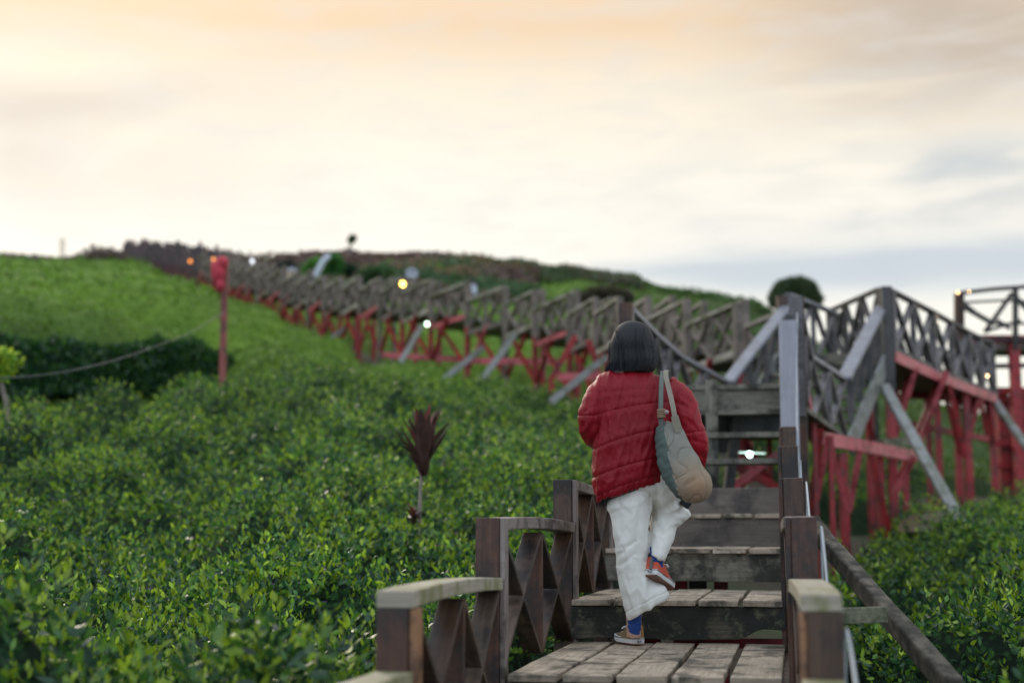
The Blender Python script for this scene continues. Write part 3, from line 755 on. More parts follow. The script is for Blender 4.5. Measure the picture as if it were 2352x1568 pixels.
# ------------------------------------------------------------------ first landing, level walkway and second flight (right, middle distance)
wk = empty('raised_walkway', tuple(W(1760, 1100, 15))); wk.location.z = 0
tag(wk, 'grey raised walkway on red timber legs, right of and beyond the stairway', 'walkway')
ZR, ZK = 2.17, 1.40
WL = [W(*p) for p in W2L]; WR = [W(*p) for p in W2R]
for lst, big in ((WL, True), (WR, True)):
    for i in range(len(lst) - 1):
        a, b = lst[i], lst[i + 1]
        panel(wk, xy(a), xy(b), (a.z, b.z), (ZK, ZK), 2, 'fin', 'greyrail', postA=(i == 0), pw=.13, fw=.08, fth=.04, postdown=.2)
# two stout posts at the landing
bm_(wk, 'post', 'redbrown', (WL[0].x, WL[0].y - .1, .2), (WL[0].x, WL[0].y - .1, 2.20), .13, .12, up=Vector((0, 1, 0)), bevel=.006)
bm_(wk, 'post', 'redbrown', (WR[0].x + .01, WR[0].y + .02, .2), (WR[0].x + .01, WR[0].y + .02, 2.22), .13, .12, up=Vector((0, 1, 0)), bevel=.006)
# deck
def slab(parent, L0, R0, L1, R1, z0, z1, m='oldwood', th=.06, name='deck'):
    v = [(L0.x, L0.y, z0), (R0.x, R0.y, z0), (R1.x, R1.y, z1), (L1.x, L1.y, z1)]; v = v + [(a, b, c - th) for a, b, c in v]
    f = [(0, 1, 2, 3), (7, 6, 5, 4), (0, 4, 5, 1), (1, 5, 6, 2), (2, 6, 7, 3), (3, 7, 4, 0)]
    me = bpy.data.meshes.new('deck'); me.from_pydata(v, [], f); ul = me.uv_layers.new(name='UVMap')
    ul.data.foreach_set('uv', np.array([(v[i][0], v[i][1]) for q in f for i in q], 'f').ravel())
    return link(name, me, M[m], parent)
slab(wk, WL[0], WR[0], WL[1], WR[0].lerp(WR[1], .5), ZK, ZK, 'mossy2'); slab(wk, WL[1], WR[0].lerp(WR[1], .5), WL[3], WR[2], ZK, ZK, 'mossy2')
# flight two
F2L0, F2R0 = WL[3], WR[2]; F2L1 = W(1806, 705, 22.6); F2R1 = W(2024, 704, 22.6)
ZK2 = 2.86
bm_(wk, 'handrail', 'greyrail', F2L0, F2L1, .20, .06, bevel=.01); bm_(wk, 'handrail', 'greyrail', F2R0, F2R1, .20, .06, bevel=.01)
Ls0 = Vector((F2L0.x, F2L0.y, ZK)); Rs0 = Vector((F2R0.x, F2R0.y, ZK)); Ls1 = Vector((F2L1.x, F2L1.y, ZK2)); Rs1 = Vector((F2R1.x, F2R1.y, ZK2))
bm_(wk, 'stringer', 'greybrace', Rs0 - UP * .15 + RT * .06, Rs1 - UP * .1 + RT * .06, .05, .30); bm_(wk, 'stringer', 'greybrace', Ls0 - UP * .15 - RT * .1, Ls1 - UP * .1 - RT * .1, .05, .30)
for k in range(1, 7):
    t = k / 7; a = Ls0.lerp(Ls1, t); b = Rs0.lerp(Rs1, t); bm_(wk, 'step', 'mossy2', a, b, .26, .05)
a, b = Ls1.copy(), Rs1.copy(); bm_(wk, 'riser', 'mossy2', a - UP * .14, b - UP * .14, .05, .27)
for L_, R_ in ((F2L0, F2L1), (F2R0, F2R1)):
    r = empty('railing'); r.parent = wk; r.location = -wk.location
    for k in range(4):
        t = .12 + k * .25; p = L_.lerp(R_, t); z0 = ZK + (ZK2 - ZK) * t
        b = MB(); b.beam((p.x, p.y, z0), (p.x, p.y, p.z), .08, .03, up=FW); b.build('baluster', M['darkwood'], r)
        if k < 3:
            p2 = L_.lerp(R_, t + .25); b = MB(); fin(b, (p.x, p.y, z0 + .05), (p2.x, p2.y, p2.z - .05), .07, .03); b.build('cross_brace', M['darkwood'], r)
# big posts at the top of flight two
pL = W(1796, 700, 22.7); pR = W(2034, 660, 22.5)
bm_(wk, 'post', 'redbrown', (pL.x, pL.y, 0), (pL.x, pL.y, W(1796, 680, 22.7).z), .155, .155, up=FW)
bm_(wk, 'post', 'darkwood', (pR.x, pR.y, W(2034, 905, 22.5).z), (pR.x, pR.y, W(2034, 659, 22.5).z), .165, .165, up=FW)
bm_(wk, 'support_post', 'red', (pR.x, pR.y, zat(pR) - .3), (pR.x, pR.y, W(2034, 905, 22.5).z), .11, .11, up=FW)
# second level walkway to the right
def deckpt(px, ytop, d, ybot): a = W(px, ytop, d); b = W(px, ybot, d); return a, b.z
n0, nb0 = deckpt(2046, 668, 22.6, 803); n1, nb1 = deckpt(2140, 716, 24.7, 848); n2, nb2 = deckpt(2222, 762, 27.1, 882); n3, nb3 = deckpt(2277, 789, 28.8, 903)
for (a, za), (b, zb), nx in (((n0, nb0), (n1, nb1), 2), ((n1, nb1), (n2, nb2), 2), ((n2, nb2), (n3, nb3), 2)):
    panel(wk, xy(a), xy(b), (a.z, b.z), (za, zb), nx, 'fin', 'darkwood', pw=.12, fw=.09, fth=.055, postB=True, chord='darkwood')
    q = MB(); o2 = -UP * .13 - FW * .06; q.beam(Vector((a.x, a.y, za)) + o2, Vector((b.x, b.y, zb)) + o2, .06, .17); q.build('edge_beam', M['pink'], wk)
f0, f1, f2 = W(1810, 676, 23.0), W(2012, 757, 26.8), W(2200, 815, 30.5)
for a, b in ((f0, f1), (f1, f2)):
    panel(wk, xy(a), xy(b), (a.z, b.z), (a.z - .98, b.z - .98), 4, 'fin', 'greyrail' if a is f0 else 'darkwood', pw=.10, fw=.08, fth=.035, postB=True)
g0, g1 = W(2020, 664, 22.8), W(1905, 714, 25.3)
panel(wk, xy(g0), xy(g1), (g0.z, g1.z), (g0.z - 1, g1.z - 1), 3, 'darkwood', 'darkwood', pw=.10, fw=.08, fth=.035, postB=True)
slab(wk, Vector((F2L1.x, F2L1.y, 0)), n0, f1, n1, 2.83, 2.83, 'darkwood'); slab(wk, f1, n1, f2, n3, 2.83, 2.83, 'darkwood')
# red legs and struts : (x0,y0,x1,y1,width px,material,depth)
ST = [(2104, 842, 2055, 1006, 12, 'pink', 23.4), (2175, 852, 2109, 1022, 12, 'pink', 24.6), (2179, 875, 2217, 1050, 11, 'red', 25.4), (2252, 900, 2222, 1016, 11, 'pink', 27.6),
      (2264, 905, 2281, 1022, 11, 'red', 28.6), (1903, 1000, 1868, 1185, 13, 'pink', 17.5), (1885, 985, 1862, 1185, 15, 'red', 17.2), (1907, 1015, 1946, 1175, 12, 'pink', 17.8),
      (1975, 1032, 1950, 1175, 13, 'pink', 19.2), (2001, 1042, 2045, 1240, 14, 'red', 19.8), (2100, 1048, 2054, 1138, 13, 'pink', 21.5),
      (1985, 925, 2005, 1010, 12, 'red', 22.5), (2060, 890, 2050, 1000, 12, 'red', 26)]
ST += [(x0 - 14, y0 + 6, x1 - 10, y1 - 6, wd * .9, 'red', d + 1.5) for x0, y0, x1, y1, wd, m, d in ST if x0 > 2040]
for x0, y0, x1, y1, wd, m, d in ST:
    a, b = W(x0, y0, d), W(x1, y1, d + .15); wm = wd / F * d; bm_(wk, 'strut', m, a, b, wm, wm * .6, up=FW)
PO = [(2151, 905, 16, 26.2, 'red'), (2217, 885, 20, 26.9, 'red'), (2275, 905, 15, 29.2, 'red'), (1907, 1000, 15, 17.2, 'red'), (1935, 1040, 26, 18.6, 'red'), (2020, 1040, 20, 20.6, 'red'),
      (2047, 900, 17, 22.9, 'red'), (2078, 1040, 16, 24.5, 'red'), (1870, 960, 12, 16.9, 'red'), (1995, 920, 20, 25.0, 'red'), (1700, 905, 14, 17.6, 'red'), (1560, 905, 14, 17.0, 'red'), (1765, 930, 14, 20.0, 'red'), (1640, 900, 14, 21.0, 'red'), (2010, 900, 12, 26.0, 'darkwood')]
PO += [(x - 22, y + 4, wd * .9, d + 1.6, m) for x, y, wd, d, m in PO if x > 2100 and x < 2270]
for x, y, wd, d, m in PO:
    a = W(x, y, d); wm = wd / F * d * .78; bm_(wk, 'support_post', m, (a.x, a.y, zat(a) - .3), a, wm, wm, up=FW)
a, b = W(1868, 1003, 17.6), W(2102, 1047, 21.8); bm_(wk, 'edge_beam', 'pink', a, b, .07, .17)
bm_(wk, 'edge_beam', 'pink', W(1856, 915, 16.4), W(1872, 1003, 17.6), .05, .12)
bm_(wk, 'plank', 'plankgreen', W(2022, 1018, 20.6), W(2112, 1010, 21.4), .08, .13)
bm_(wk, 'cross_beam', 'red', W(2080, 905, 27.5), W(2290, 925, 30), .08, .14); bm_(wk, 'cross_beam', 'red', W(2060, 968, 27.5), W(2280, 1010, 30), .07, .12)
bm_(wk, 'under_beam', 'darkwood', W(1590, 962, 15.4), W(1795, 962, 15.4), .10, .28, up=UP); bm_(wk, 'under_beam', 'darkwood', W(1590, 1010, 16.6), W(1690, 1010, 16.6), .10, .30, up=UP)
# diagonals seen between the open steps of the first flight
for x0, y0, x1, y1, d in ((1672, 1125, 1790, 1040, 16.5), (1668, 1060, 1788, 1120, 17), (1690, 1120, 1740, 1090, 18.5), (1700, 1000, 1780, 1130, 19)):
    bm_(wk, 'cross_brace', 'red', W(x0, y0, d), W(x1, y1, d + .3), .09, .09, up=FW)
for x0, y0, x1, y1, d in ((1665, 1190, 1700, 905, 15.2), (1600, 905, 1780, 905, 15.0)):
    bm_(wk, 'under_beam', 'darkwood', W(x0, y0, d), W(x1, y1, d), .10, .16, up=FW)
for x0, y0, x1, y1, wd, d0, d1, lab in ((2030, 885, 2246, 1272, .15, 21.6, 17.5, 'long grey timber prop leaning from the tall dark post down to the right bushes'), (2280, 915, 2375, 1050, .16, 28.8, 26.5, 'grey timber prop slanting down past the red tower legs')):
    q = MB(); q.beam(W(x0, y0, d0), W(x1, y1, d1), wd, .08, up=FW); o = q.build('timber_prop', M['greybrace'], bevel=.01); tag(o, lab, 'timber prop')

# ------------------------------------------------------------------ lookout tower, far right
tw = empty('lookout_tower', (W(2300, 1140, 31).x, W(2300, 1140, 31).y, zat(W(2300, 1140, 31))))
tag(tw, 'lookout platform on dark red legs with an open truss railing at the right edge', 'lookout')
def T(px, py, d=31.0): return W(px, py, d)
bm_(tw, 'post', 'redbrown', T(2203, 905), T(2203, 674), .19, .15, up=FW)
for a, b, wd in (((2196, 674), (2282, 664), .06), ((2282, 664), (2470, 650), .06), ((2206, 700), (2282, 744), .07), ((2282, 744), (2470, 742), .04), ((2324, 674), (2262, 762), .07), ((2324, 674), (2395, 745), .07), ((2210, 695), (2300, 690), .035), ((2300, 690), (2470, 696), .035),
                 ((2206, 690), (2262, 735), .05), ((2262, 762), (2345, 735), .05), ((2290, 735), (2320, 755), .05)):
    bm_(tw, 'truss_bar', 'darkwood', T(*a), T(*b), wd * 1.35, wd * 1.35, up=FW)
bm_(tw, 'post', 'darkwood', T(2332, 660), T(2332, 800), .10, .10, up=FW)
for a, b, wd, m, nm in (((2190, 779), (2480, 779), .17, 'red', 'edge_beam'), ((2200, 795), (2480, 795), .18, 'oldwood', 'edge_beam'), ((2190, 843), (2480, 836), .10, 'darkwood', 'under_beam'), ((2270, 897), (2480, 897), .14, 'red', 'cross_beam'), ((2270, 914), (2352, 920), .10, 'red', 'cross_beam'), ((2275, 1020), (2352, 1012), .14, 'red', 'cross_beam'),
                         ((2290, 1070), (2352, 1075), .12, 'red', 'cross_beam')):
    bm_(tw, nm, m, T(*a, 31.2), T(*b, 31.4), wd, wd, up=FW)
for x, y0, wd, d, in ((2328, 790, 22, 31.1), (2300, 900, 24, 31.6), (2345, 905, 20, 32.4), (2314, 915, 16, 33.2), (2290, 900, 14, 32.8), (2400, 790, 24, 31), (2338, 1000, 26, 31.3)):
    a = W(x, y0, d); wm = wd / F * d; bm_(tw, 'support_post', 'red', (a.x, a.y, zat(a) - .3), a, wm, wm * .8, up=FW)
bm_(tw, 'strut', 'red', T(2322, 905), T(2364, 975), .12, .1, up=FW)
sl = slab(tw, T(2196, 770, 31.1), T(2480, 770, 31.1), T(2230, 770, 34), T(2480, 770, 34), T(2196, 773).z, T(2196, 773).z, 'darkwood')

# ------------------------------------------------------------------ long walkway climbing the hill
hw = empty('hillside_walkway', (W(1000, 840, 43.5).x, W(1000, 840, 43.5).y, W(1000, 840, 43.5).z))
tag(hw, 'long stepped wooden walkway zigzagging up the tea hill on red legs', 'walkway')
P3 = np.array([list(p) for p in hp_w]); seglen = np.r_[0, np.cumsum(np.linalg.norm(np.diff(P3[:, :2], axis=0), axis=1))]
NB = 62; ss = [0.0]
for k in range(NB): ss.append(ss[-1] + (2.0 if k < 22 else 1.9))
def hpt(s): return Vector([float(np.interp(s, seglen, P3[:, j])) for j in range(3)])
RH = .92
farbags = {}
for k in range(NB):
    if ss[k] > seglen[-1]: break
    a, b = hpt(ss[k]), hpt(ss[k + 1]); z = hpt((ss[k] + ss[k + 1]) / 2).z - RH
    t = (b - a); t.z = 0; t.normalize(); n = Vector((t.y, -t.x, 0))
    if n.dot(FW) > 0: n = -n                      # towards the viewer
    near, farr = n * .62, -n * .62
    det = k < 7
    if k < 27:
        z += random.uniform(-.07, .07)
        for off, q in ((near, 0), (farr, 1)):
            A, B = a + off, b + off
            panel(hw, xy(A), xy(B), (z + RH + random.uniform(0, .11), z + RH - random.uniform(0, .11)), (z + .05, z - .05), 2, 'oldwood', 'oldrail', postA=True, pw=.13, fw=.075, fth=.035, rw=.12, detail=det, chord=('oldrail' if k % 3 == 0 else 'oldwood' if k % 3 == 1 else 'pink') if q == 0 else None, postdown=.25)
        slab(hw, a + farr, a + near, b + farr, b + near, z - .02, z - .02, 'darkwood')
        gz = zat(a)
        for off in (near, farr):
            p = a + off; bm_(hw, 'support_post', 'red' if (k + (off is near)) % 4 else 'oldwood', (p.x, p.y, gz - .2), (p.x, p.y, z - .08), .12, .12, up=t)
        if True:
            p = a + near - n * .03; m1 = a.lerp(b, .75) + near; bm_(hw, 'strut', 'red', (m1.x, m1.y, z - .1), (p.x, p.y, max(gz + .3, z - 1.5)), .11, .06, up=t)
            m2 = a - t * 1.1 + near; bm_(hw, 'strut', 'red' if k % 4 else 'pink', (m2.x, m2.y, z - .32), (p.x, p.y, max(gz + .3, z - 1.5)), .11, .06, up=t)
    else:
        fb = farbags.setdefault('up', MB()); fr = farbags.setdefault('rail', MB()); rd = farbags.setdefault('red', MB())
        gz = zat(a)
        for off in (near, farr):
            A, B = a + off, b + off; fr.beam((A.x, A.y, z + RH), (B.x, B.y, z + RH), .10, .06); fb.beam((A.x, A.y, z), (B.x, B.y, z), .08, .12)
            for u in range(2):
                q0 = A.lerp(B, u / 2); q1 = A.lerp(B, (u + 1) / 2)
                fb.beam((q0.x, q0.y, z), (q1.x, q1.y, z + RH), .10, .07); fb.beam((q0.x, q0.y, z + RH), (q1.x, q1.y, z), .10, .07)
                fb.beam((q0.x, q0.y, z), (q0.x, q0.y, z + RH + random.uniform(.05, .7)), .14, .14); q2 = A.lerp(B, random.random()); fb.beam((q2.x, q2.y, z), (q2.x + random.uniform(-.2, .2), q2.y, z + RH + random.uniform(-.1, .55)), .10, .10)
            rd.beam((A.x, A.y, gz - .2), (A.x, A.y, z), .16, .16); mm = A.lerp(B, .5); rd.beam((mm.x, mm.y, gz - .2), (mm.x, mm.y, z), .13, .13)
            rd.beam((A.x, A.y, gz + .2), (B.x, B.y, z), .12, .08)
        fb.beam((a.x, a.y, z - .05), (b.x, b.y, z - .05), 1.2, .08)
for nm, key, m in (('railing', 'up', 'farwood'), ('handrail', 'rail', 'oldwood'), ('support_post', 'red', 'farred')):
    if m == 'farwood': M[m] = wood('far_dark_wood', (.055, .035, .038), (.11, .07, .072), (.17, .12, .12), .7, (.05, .04, .04), .2, .5, .3)
    if m == 'farred': M[m] = wood('far_red_wood', (.10, .02, .02), (.18, .04, .04), (.22, .07, .06), .7, (.06, .03, .03), .5, .5, .3)
    o = farbags[key].build(nm, M[m], hw); o['kind'] = 'stuff'
# red ties low on the legs
for x0, y0, x1, y1, d in ((878, 815, 1075, 826, 44), (1070, 828, 1280, 831, 39), (1282, 866, 1384, 862, 32.5)):
    a, b = W(x0, y0, d), W(x1, y1, d - (1.5 if x1 < 1300 else .6)); bm_(hw, 'tie_beam', 'pink', a, b, .07, .17)
for x0, y0, x1, y1, d in ((1322, 772, 1262, 878, 31.5), (1350, 780, 1376, 850, 31.5), (1268, 880, 1266, 905, 31.5)):
    bm_(hw, 'strut', 'red', W(x0, y0, d), W(x1, y1, d), .13, .08, up=FW)
for i, (x0, y0, x1, y1, d, lab) in enumerate(((1392, 820, 1264, 924, 31, 'grey timber prop nearest the woman, under the hillside walkway'), (1184, 766, 1103, 878, 36.5, 'grey timber prop reaching the tea just left of the two crossed red legs'), (1110, 798, 1018, 872, 39, 'long low grey timber prop slanting across the red tie beam'),
                                              (968, 750, 912, 846, 42, 'steep grey timber prop below the white lamp bead on the walkway'), (806, 745, 742, 790, 50, 'small grey timber prop at the bend of the hillside walkway'))):
    q = MB(); q.beam(W(x0, y0, d), W(x1, y1, d - 1.5), .15, .10, up=FW); o = q.build('timber_prop', M['greybrace']); tag(o, lab, 'timber prop', 'grey props under the hillside walkway')

#@@PART2
# ------------------------------------------------------------------ cordyline in the tea
def blade(mb_v, mb_f, base, dr, ln, wd, droop, n=6):
    dr = dr.normalized(); side = dr.cross(UP)
    if side.length < .05: side = RT.copy()
    side.normalize(); i0 = len(mb_v)
    for k in range(n + 1):
        t = k / n; p = base + dr * (ln * t) - UP * (droop * t * t * ln); w_ = wd * (math.sin(math.pi * (.12 + .88 * t) ** .8) + .02)
        nn = side.cross(dr).normalized()
        mb_v += [p - side * w_ / 2 + nn * w_ * .25, p, p + side * w_ / 2 + nn * w_ * .25]
    for k in range(n):
        a = i0 + k * 3; mb_f += [(a, a + 1, a + 4, a + 3), (a + 1, a + 2, a + 5, a + 4)]
def blades(name, cen, n, ln, wd, m, parent, up=1.0, spread=.8, droop=.25):
    v, f = [], []
    for k in range(n):
        a = random.uniform(0, 6.28); e = random.uniform(.15, 1)
        d = Vector((math.cos(a) * spread * e, math.sin(a) * spread * e, up)) ; b = cen + Vector((0, 0, random.uniform(-.1, .08) * ln * 2))
        blade(v, f, b, d, ln * random.uniform(.7, 1.1), wd * random.uniform(.8, 1.2), droop * e * random.uniform(.5, 1.4))
    me = bpy.data.meshes.new(name); me.from_pydata([tuple(q) for q in v], [], f)
    return link(name, me, m, parent, smooth=True)
M['cord'] = simple('cordyline_leaf', (.085, .042, .036), .45, .6, 5)
M['cordred'] = simple('cordyline_red_leaf', (.19, .055, .04), .45, .5, 5)
M['stem'] = simple('pale_stem', (.24, .20, .165), .8, .35, 18, .5)
M['bark'] = simple('bark', (.10, .075, .05), .9, .4, 9, .6)
cb = W(962, 1215, 10.6); cp = empty('cordyline_plant', tuple(cb)); tag(cp, 'tall spindly plant with a tuft of dark red blade leaves in the tea field', 'plant')
link('stem', tube_mesh([cb - UP * .35, W(964, 1165, 10.6), W(966, 1110, 10.6), W(969, 1070, 10.6), W(974, 1030, 10.6)], [.017, .015, .013, .012, .012], 8), M['stem'], cp, smooth=True)
tuft = W(972, 1045, 10.6)
blades('leaf_tuft', tuft - UP * .07, 30, .44, .095, M['cord'], cp, 1.0, .72, .03)
blades('leaf_tuft', tuft + UP * .03, 8, .38, .08, M['cordred'], cp, 1.0, .60, .05)
blades('leaf_tuft', tuft - UP * .10, 8, .28, .06, M['cord'], cp, .5, .6, .2)
blades('lower_leaf_tuft', W(950, 1198, 10.5), 14, .13, .04, M['cord'], cp, .5, .8, .4)
blades('lower_leaf_tuft', W(948, 1178, 10.45), 6, .10, .04, M['cordred'], cp, .6, .7, .4)

# flowers
M['pinkpetal'] = simple('pink_petal', (.62, .16, .18), .6, .2, 30); M['purple'] = simple('purple_petal', (.32, .12, .48), .6, .2, 30)
def flower(p, r, m, lab, name='flower', group=None):
    v, f = [], []
    for k in range(6):
        a = k * 1.047; blade(v, f, p, Vector((math.cos(a), math.sin(a), .5)), r, r * .7, .3, 3)
    me = bpy.data.meshes.new('flower'); me.from_pydata([tuple(q) for q in v], [], f); o = link(name, me, m); tag(o, lab, 'flower', group); return o
def on_canopy(px, py, d0=4.5, d1=14):
    for d in np.linspace(d0, d1, 400):
        p = W(px, py, d)
        if float(canopy(np.array([p.x]), np.array([p.y]))[0]) + .02 > p.z: return p
    return W(px, py, 8)
flower(on_canopy(1010, 1272) + UP * .05, .05, M['pinkpetal'], 'pink flower among the tea leaves left of the second railing post')
for px, py, lab in ((572, 1292, 'tiny purple flower, uppermost in the tea field'), (483, 1345, 'tiny purple flower, left one of the close pair in the tea'), (500, 1336, 'tiny purple flower, right one of the close pair in the tea'),
                    (626, 1361, 'tiny purple flower in the tea, right of the close pair'), (338, 1372, 'tiny purple flower in the tea, leftmost of all'), (745, 1402, 'tiny purple flower in the tea, nearest to the stair railing')):
    flower(on_canopy(px, py) + UP * .05, .022, M['purple'], lab, group='purple flowers in the tea')
# moss tufts on the steps
for px, py, i, lab, nn, sz in ((1208, 1499, 2, 'bright moss tuft on the front step beside the crossed railing', 420, .05), (1270, 1472, 2, 'small moss tuft in the left corner below the mossy riser', 260, .035), (1215, 1468, 2, 'thin moss patch behind the bright tuft', 120, .03)):
    p = onZ(px, py, ZD[i]); P = np.array(p)[None] + rng.normal(0, 1, (nn, 3)) * (sz, sz * .8, .004); P[:, 2] = ZD[i] + rng.uniform(0, .012, nn)
    c = np.array([(.06, .13, .01), (.12, .22, .015)])[rng.integers(0, 2, nn)]
    o = leaves_obj('moss', P, rng.normal(0, .6, (nn, 3)) + (0, 0, 1), rng.uniform(.010, .022, nn), c.astype('f'), M['leafdull']); tag(o, lab, 'moss', kind='stuff')

# ------------------------------------------------------------------ red pole with red bundle
M['pinkcloth'] = simple('red_cloth', (.55, .045, .07), .7, .25, 3)
M['polewood'] = wood('reddish_pole_wood', (.20, .04, .035), (.32, .09, .075), (.38, .15, .12), .6, (.15, .05, .04), .3, 2, .3)
pb = W(513, 845, 28.5); rp = empty('red_pole', tuple(pb)); tag(rp, 'tall reddish pole with a bundle of red cloth at its top on the tea slope', 'pole')
bm_(rp, 'pole', 'polewood', (pb.x, pb.y, zat(pb) - .3), W(517, 598, 28.5), .125, .11, up=FW)
parts = []
for cx, cy, hw_, y0, y1 in ((511, 600, 12, 589, 622), (500, 628, 15, 600, 652), (505, 655, 9, 640, 672)):
    parts.append(loft_mesh([(cx, y0, hw_ * .3, .03, 28.4), (cx, y0 + 6, hw_, .12, 28.4), (cx + 1, (y0 + y1) / 2, hw_ * 1.05, .15, 28.4), (cx, y1 - 7, hw_ * .8, .12, 28.4), (cx, y1, hw_ * .25, .03, 28.4)], 20, 4))
cl = voxel(merge_meshes(parts), .03, 2); displace(cl, lambda co, n: .05 * (fbm(co[:, 0] * 4, co[:, 1] * 4, co[:, 2] * 5) - .5)); link('cloth_bundle', cl, M['pinkcloth'], rp, smooth=True)

# ------------------------------------------------------------------ sagging cable, sapling at the far left
gc = simple('grey_cable', (.05, .06, .06), .6, .1)
pts = [W(-160, 862, 15), W(0, 868, 15.2), W(90, 862, 15.6), W(180, 848, 16.2), W(270, 825, 17.4), W(350, 798, 19), W(440, 762, 21.5), W(517, 715, 28.3)]
o = link('overhead_cable', tube_mesh([tuple(v) for v in catmull(pts, 8)], .008, 6), gc, smooth=True); tag(o, 'thin grey cable sagging across the dark bank towards the red pole', 'cable')
sb_ = W(22, 955, 19); sp_ = empty('young_tree', tuple(sb_)); tag(sp_, 'young yellow green tree with a pale stem at the left edge', 'tree')
link('trunk', tube_mesh([sb_ - UP * .6, W(16, 930, 19), W(2, 880, 19), W(-8, 850, 19)], [.04, .035, .03, .02], 8), M['stem'], sp_, smooth=True)
clump('crown', W(-12, 838, 19), (.30, .30, .25), 1500, .08, [(.20, .34, .03), (.40, .48, .05), (.12, .24, .03)], sp_, lumps=5, shell=.2)

# ------------------------------------------------------------------ far trees and things along the crest
def tree(label, px, py0, py1, d, wpx, cols, n=5000, size=.18, group=None, trunkpx=None, flat=.5, lumps=7, nm='tree', name=None):
    top = W(px, py0, d); bot = W(px, py1, d); r = empty(name or 'round_tree', (bot.x, bot.y, float(zat(bot)))); tag(r, label, 'tree', group)
    h_ = top.z - bot.z; cz = (top.z + bot.z) / 2; wd = wpx / F * d / 2
    link('trunk', tube_mesh([(bot.x, bot.y, zat(bot) - .3), (bot.x, bot.y, bot.z + h_ * .3), (bot.x + .1, bot.y, bot.z + h_ * .6)], [wd * .12, wd * .09, wd * .04], 8), M['bark'], r, smooth=True)
    clump('crown', (bot.x, bot.y, cz), (wd / 1.05, wd / 1.05, h_ / 2 / 1.0), n, size, cols, r, m='leafdull', lumps=lumps, flat=flat); return r
tree('dark round-crowned tree standing behind the grey walkway posts', 1829, 636, 742, 92, 116, [(.04, .065, .035), (.055, .085, .04), (.08, .115, .05)], 14000, .26, lumps=0, flat=.15)
for args in (('bright green rounded tree at the left side of the pale arch on the crest', 722, 586, 650, 92, 66, [(.12, .30, .05), (.08, .22, .05)], 3000, .3),
             ('mid green rounded tree just right of the pale arch on the crest', 760, 580, 650, 93, 62, [(.06, .18, .05), (.08, .24, .05)], 3000, .3),
             ('low dark green tree right of the green pair on the crest', 800, 602, 650, 94, 50, [(.03, .07, .035), (.02, .05, .03)], 2500, .3),
             ('tall dull green bush behind the yellow lamp', 862, 608, 690, 82, 92, [(.08, .15, .06), (.06, .12, .05)], 4000, .3),
             ('dark small tree above the end of the far brown band', 655, 598, 640, 96, 46, [(.03, .05, .04), (.05, .06, .05)], 2000, .3),
             ('dark bushy tree at the highest point of the middle crest', 1040, 602, 640, 118, 60, [(.05, .05, .05), (.04, .05, .04)], 2500, .35),
             ('brownish broad bush on the hill behind the woman', 1385, 655, 705, 85, 150, [(.09, .065, .05), (.06, .06, .035)], 6000, .3),
             ('small dark bush on the crest near the blue cloud', 1235, 632, 655, 122, 44, [(.05, .055, .05), (.06, .05, .05)], 1500, .3)):
    tree(*args, lumps=6)
# brown shrubs lining the crests
def shrubline(lab, x0, x1, d0, d1, hm, n, cols, size=.3, gap=.42):
    """woody shrubs standing on the hill between two headings and two distances (d0, d1 given at x0 and x1)"""
    t = rng.random(n); px = x0 + (x1 - x0) * t; lo = d0[0] + (d1[0] - d0[0]) * t; hi = d0[1] + (d1[1] - d0[1]) * t; d = lo + (hi - lo) * rng.random(n)
    cxm = (px - 1176) / F * d; base = cxm[:, None] * np.array(RT)[None] + d[:, None] * np.array(FW)[None]; x, y = base[:, 0], base[:, 1]
    hn = fbm(x * .45, y * .45, 3.0, 3); k = hn > gap; x, y, hn = x[k], y[k], hn[k]; n = len(x)
    P = np.stack([x, y, canopy0(x, y) + rng.random(n) * hm * (hn * 2.2 - .3)], 1)
    zone = fbm(x * .12 + 5, y * .12, 1.0, 2); ci = np.clip(((zone - .3) / .4 * len(cols) + rng.normal(0, .7, n)).astype(int), 0, len(cols) - 1)
    c = np.array(cols)[ci] * rng.uniform(.6, 1.4, (n, 1))
    o = leaves_obj('shrub_row', P, rng.normal(0, .8, (n, 3)) + (0, 0, .6), rng.uniform(.5, 1.3, n) * size, c.astype('f'), M['leafdull'], width=.6); tag(o, lab, 'shrubs', kind='stuff')
BR = [(.13, .075, .07), (.10, .065, .06), (.18, .13, .12), (.07, .09, .05)]
shrubline('low brown shrubs along the far left crest', -80, 268, (88, 93), (92, 97), .7, 9000, BR[:3], .24, .3)
shrubline('dense brown shrubs along the crest at the top of the far walkway', 302, 620, (104, 112), (68, 100), 1.0, 22000, BR[:3], .32, .2)
shrubline('dull brown and grey shrubs over the middle crest', 620, 1240, (72, 112), (92, 132), .55, 60000, BR + [(.24, .15, .09), (.06, .12, .05)], .40, .34)
shrubline('dark green and brown shrubs along the right hand crest', 1200, 1480, (100, 126), (98, 112), .6, 12000, [(.06, .10, .04), (.11, .09, .06), (.05, .09, .03)], .32, .4)
shrubline('green bushes along the falling right hand crest', 1440, 1800, (104, 112), (94, 102), .6, 9000, [(.07, .15, .03), (.06, .12, .03)], .28, .3)
